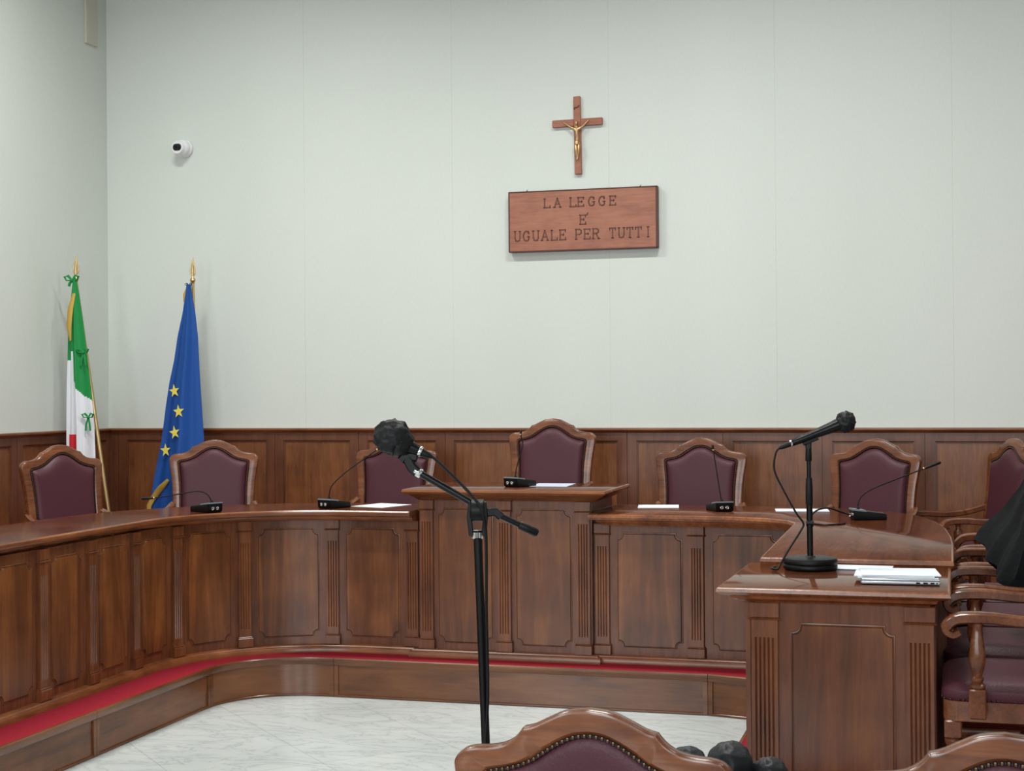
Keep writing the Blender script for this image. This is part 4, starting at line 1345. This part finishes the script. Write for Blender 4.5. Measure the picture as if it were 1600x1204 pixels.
mb = MB(); mb.lathe(a0, [(.010, 0), (.0115, .004), (.0130, .03), (.0155, .09), (.0195, .155), (.0225, .178), (.023, .188)], 20, dm); mb.build('body', M['blackmetal'], root, True)
mb = MB(); mb.lathe(a0, [(.0105, -.002), (.0118, -.001), (.0118, .004), (.0115, .005)], 18, dm); mb.build('ring', M['chrome'], root, True)
mb = MB(); mb.lathe(a0, [(.0045, -.045), (.008, -.032), (.009, -.02), (.010, -.002)], 14, dm); mb.build('cable_plug', M['black'], root, True)
mb = MB(); mb.sphere(a0 + dm * .205, .036, 48, (.95, 1, 1), lambda dv: 1.04 + .16 * noise.noise(dv * 3.5) - .16 * abs(noise.noise(Vector((dv.x * 6 + dv.z * 5, dv.y * 4, dv.z * 5 - dv.x * 4))))); mb.build('cloth_hood', M['capcloth'], root, True, angle=170)
e0 = a0 - dm * .043
cb = [e0, e0 + Vector((-.012, -.003, -.018)), B_ + Vector((-.118, -.03, .345)), B_ + Vector((-.085, -.025, .27)), B_ + Vector((-.045, -.016, .195)), B_ + Vector((-.022, -.010, .160)), B_ + Vector((-.03, -.012, .135)), B_ + Vector((-.07, -.03, .07)), B_ + Vector((-.098, -.045, .02)), B_ + Vector((-.106, -.06, .0045)), B_ + Vector((-.13, -.03, .0042)), B_ + Vector((-.122, .01, .0042))]
mb = MB(); mb.tube(catmull(cb, 6), .0035, 8)
tag(mb.build('microphone_cable', M['black']), 'thin black cable hanging left of the table microphone stand', 'cable')
# cable linking the corner conference microphone towards the stand
cb = [(-.465, 7.235, ZT + .022), (-.50, 7.225, ZT + .035), (-.56, 7.20, ZT + .055), (-.61, 7.17, ZT + .045), (-.64, 7.10, ZT + .010), (-.62, 6.98, ZT + .0045), (-.56, 6.90, ZT + .0045), (-.50, 6.93, ZT + .0045), (-.47, 7.0, ZT + .0045)]
mb = MB(); mb.tube(catmull(cb, 6), .0042, 8)
tag(mb.build('microphone_cable', M['black']), 'short looping black cable behind the corner conference microphone', 'cable')

# ------------------------------------------------------------------ robe over the side row chair
mb = MB()
tops = [(.46, 5.62, 1.22), (.47, 5.75, 1.265), (.47, 5.88, 1.262), (.45, 6.02, 1.22)]
def robe_pt(u, v, side):
    """u across the chair (Y), v down the drape"""
    y = 5.60 + .44 * u
    if side == 0:     # front fall towards the arm
        path_ = [(.46, 1.262), (.36, 1.272), (.27, 1.250), (.235, 1.17), (.185, 1.09), (.105, 1.02), (.078, .99)]
        lo = [(.46, 1.25), (.37, 1.25), (.30, 1.22), (.27, 1.12), (.24, 1.0), (.20, .90), (.165, .835)]
    i = v * (len(path_) - 1); k = min(len(path_) - 2, int(i)); t = i - k
    far = [path_[k][q] * (1 - t) + path_[k + 1][q] * t for q in (0, 1)]
    near = [lo[k][q] * (1 - t) + lo[k + 1][q] * t for q in (0, 1)]
    x = near[0] * (1 - u) + far[0] * u; z = near[1] * (1 - u) + far[1] * u
    wv = .012 * sin(u * 17 + v * 5) * v + .006 * sin(u * 31 + 2 + v * 9) * v
    return Vector((x - wv, y + .02 * v * sin(6 * v + 3 * u) + .08 * (1 - u) * v, z))
n, mm = 26, 26
rings = []
for j in range(mm + 1):
    v = j / mm
    f_ = [robe_pt(i / n, v, 0) for i in range(n + 1)]
    b_ = [p + Vector((.03 + .12 * sin(pi * v) * .5 + .05 * v, .0, -.035 - .03 * v)) for p in reversed(f_)]
    rings.append([tuple(p) for p in f_ + b_])
mb.loft(rings, True, True)
# part hanging down behind the chair back
rings = []
for j in range(9):
    v = j / 8
    f_ = [(.475 + .045 * min(1, v * 4) + .008 * sin(i * 1.1 + v * 3), 5.60 + .44 * i / n, 1.262 - .5 * v + (.004 * sin(i)) ) for i in range(n + 1)]
    b_ = [(x + .022, y, z) for x, y, z in reversed(f_)]
    rings.append(f_ + b_)
mb.loft(rings, True, True)
tag(mb.build('robe', M['robe'], angle=70), 'black cloth robe draped over a side row chair at the right edge', 'robe')

# ------------------------------------------------------------------ black leather bundle on the foreground chair arm
mb = MB()
def lump(dv): return 1 + .10 * noise.noise(dv * 2.2 + Vector((5, 2, 1))) + .05 * noise.noise(dv * 6) - .04 * abs(noise.noise(Vector((dv.x * 10, dv.y * 4, dv.z * 5))))
for c, r, sc in (((-.470, 3.31, .735), .052, (1, 1.1, 1.03)), ((-.388, 3.33, .713), .042, (1, 1, 1)), ((-.56, 3.30, .735), .042, (1.1, .9, .95)), ((-.43, 3.32, .685), .05, (1.6, 1, .8)), ((-.53, 3.31, .70), .05, (1.3, 1, .7))):
    mb.sphere(c, r, 48, sc, lump)
tag(mb.build('leather_jacket', M['blackleather'], angle=170), 'crumpled black leather garment beside the foreground chair at bottom centre', 'jacket')
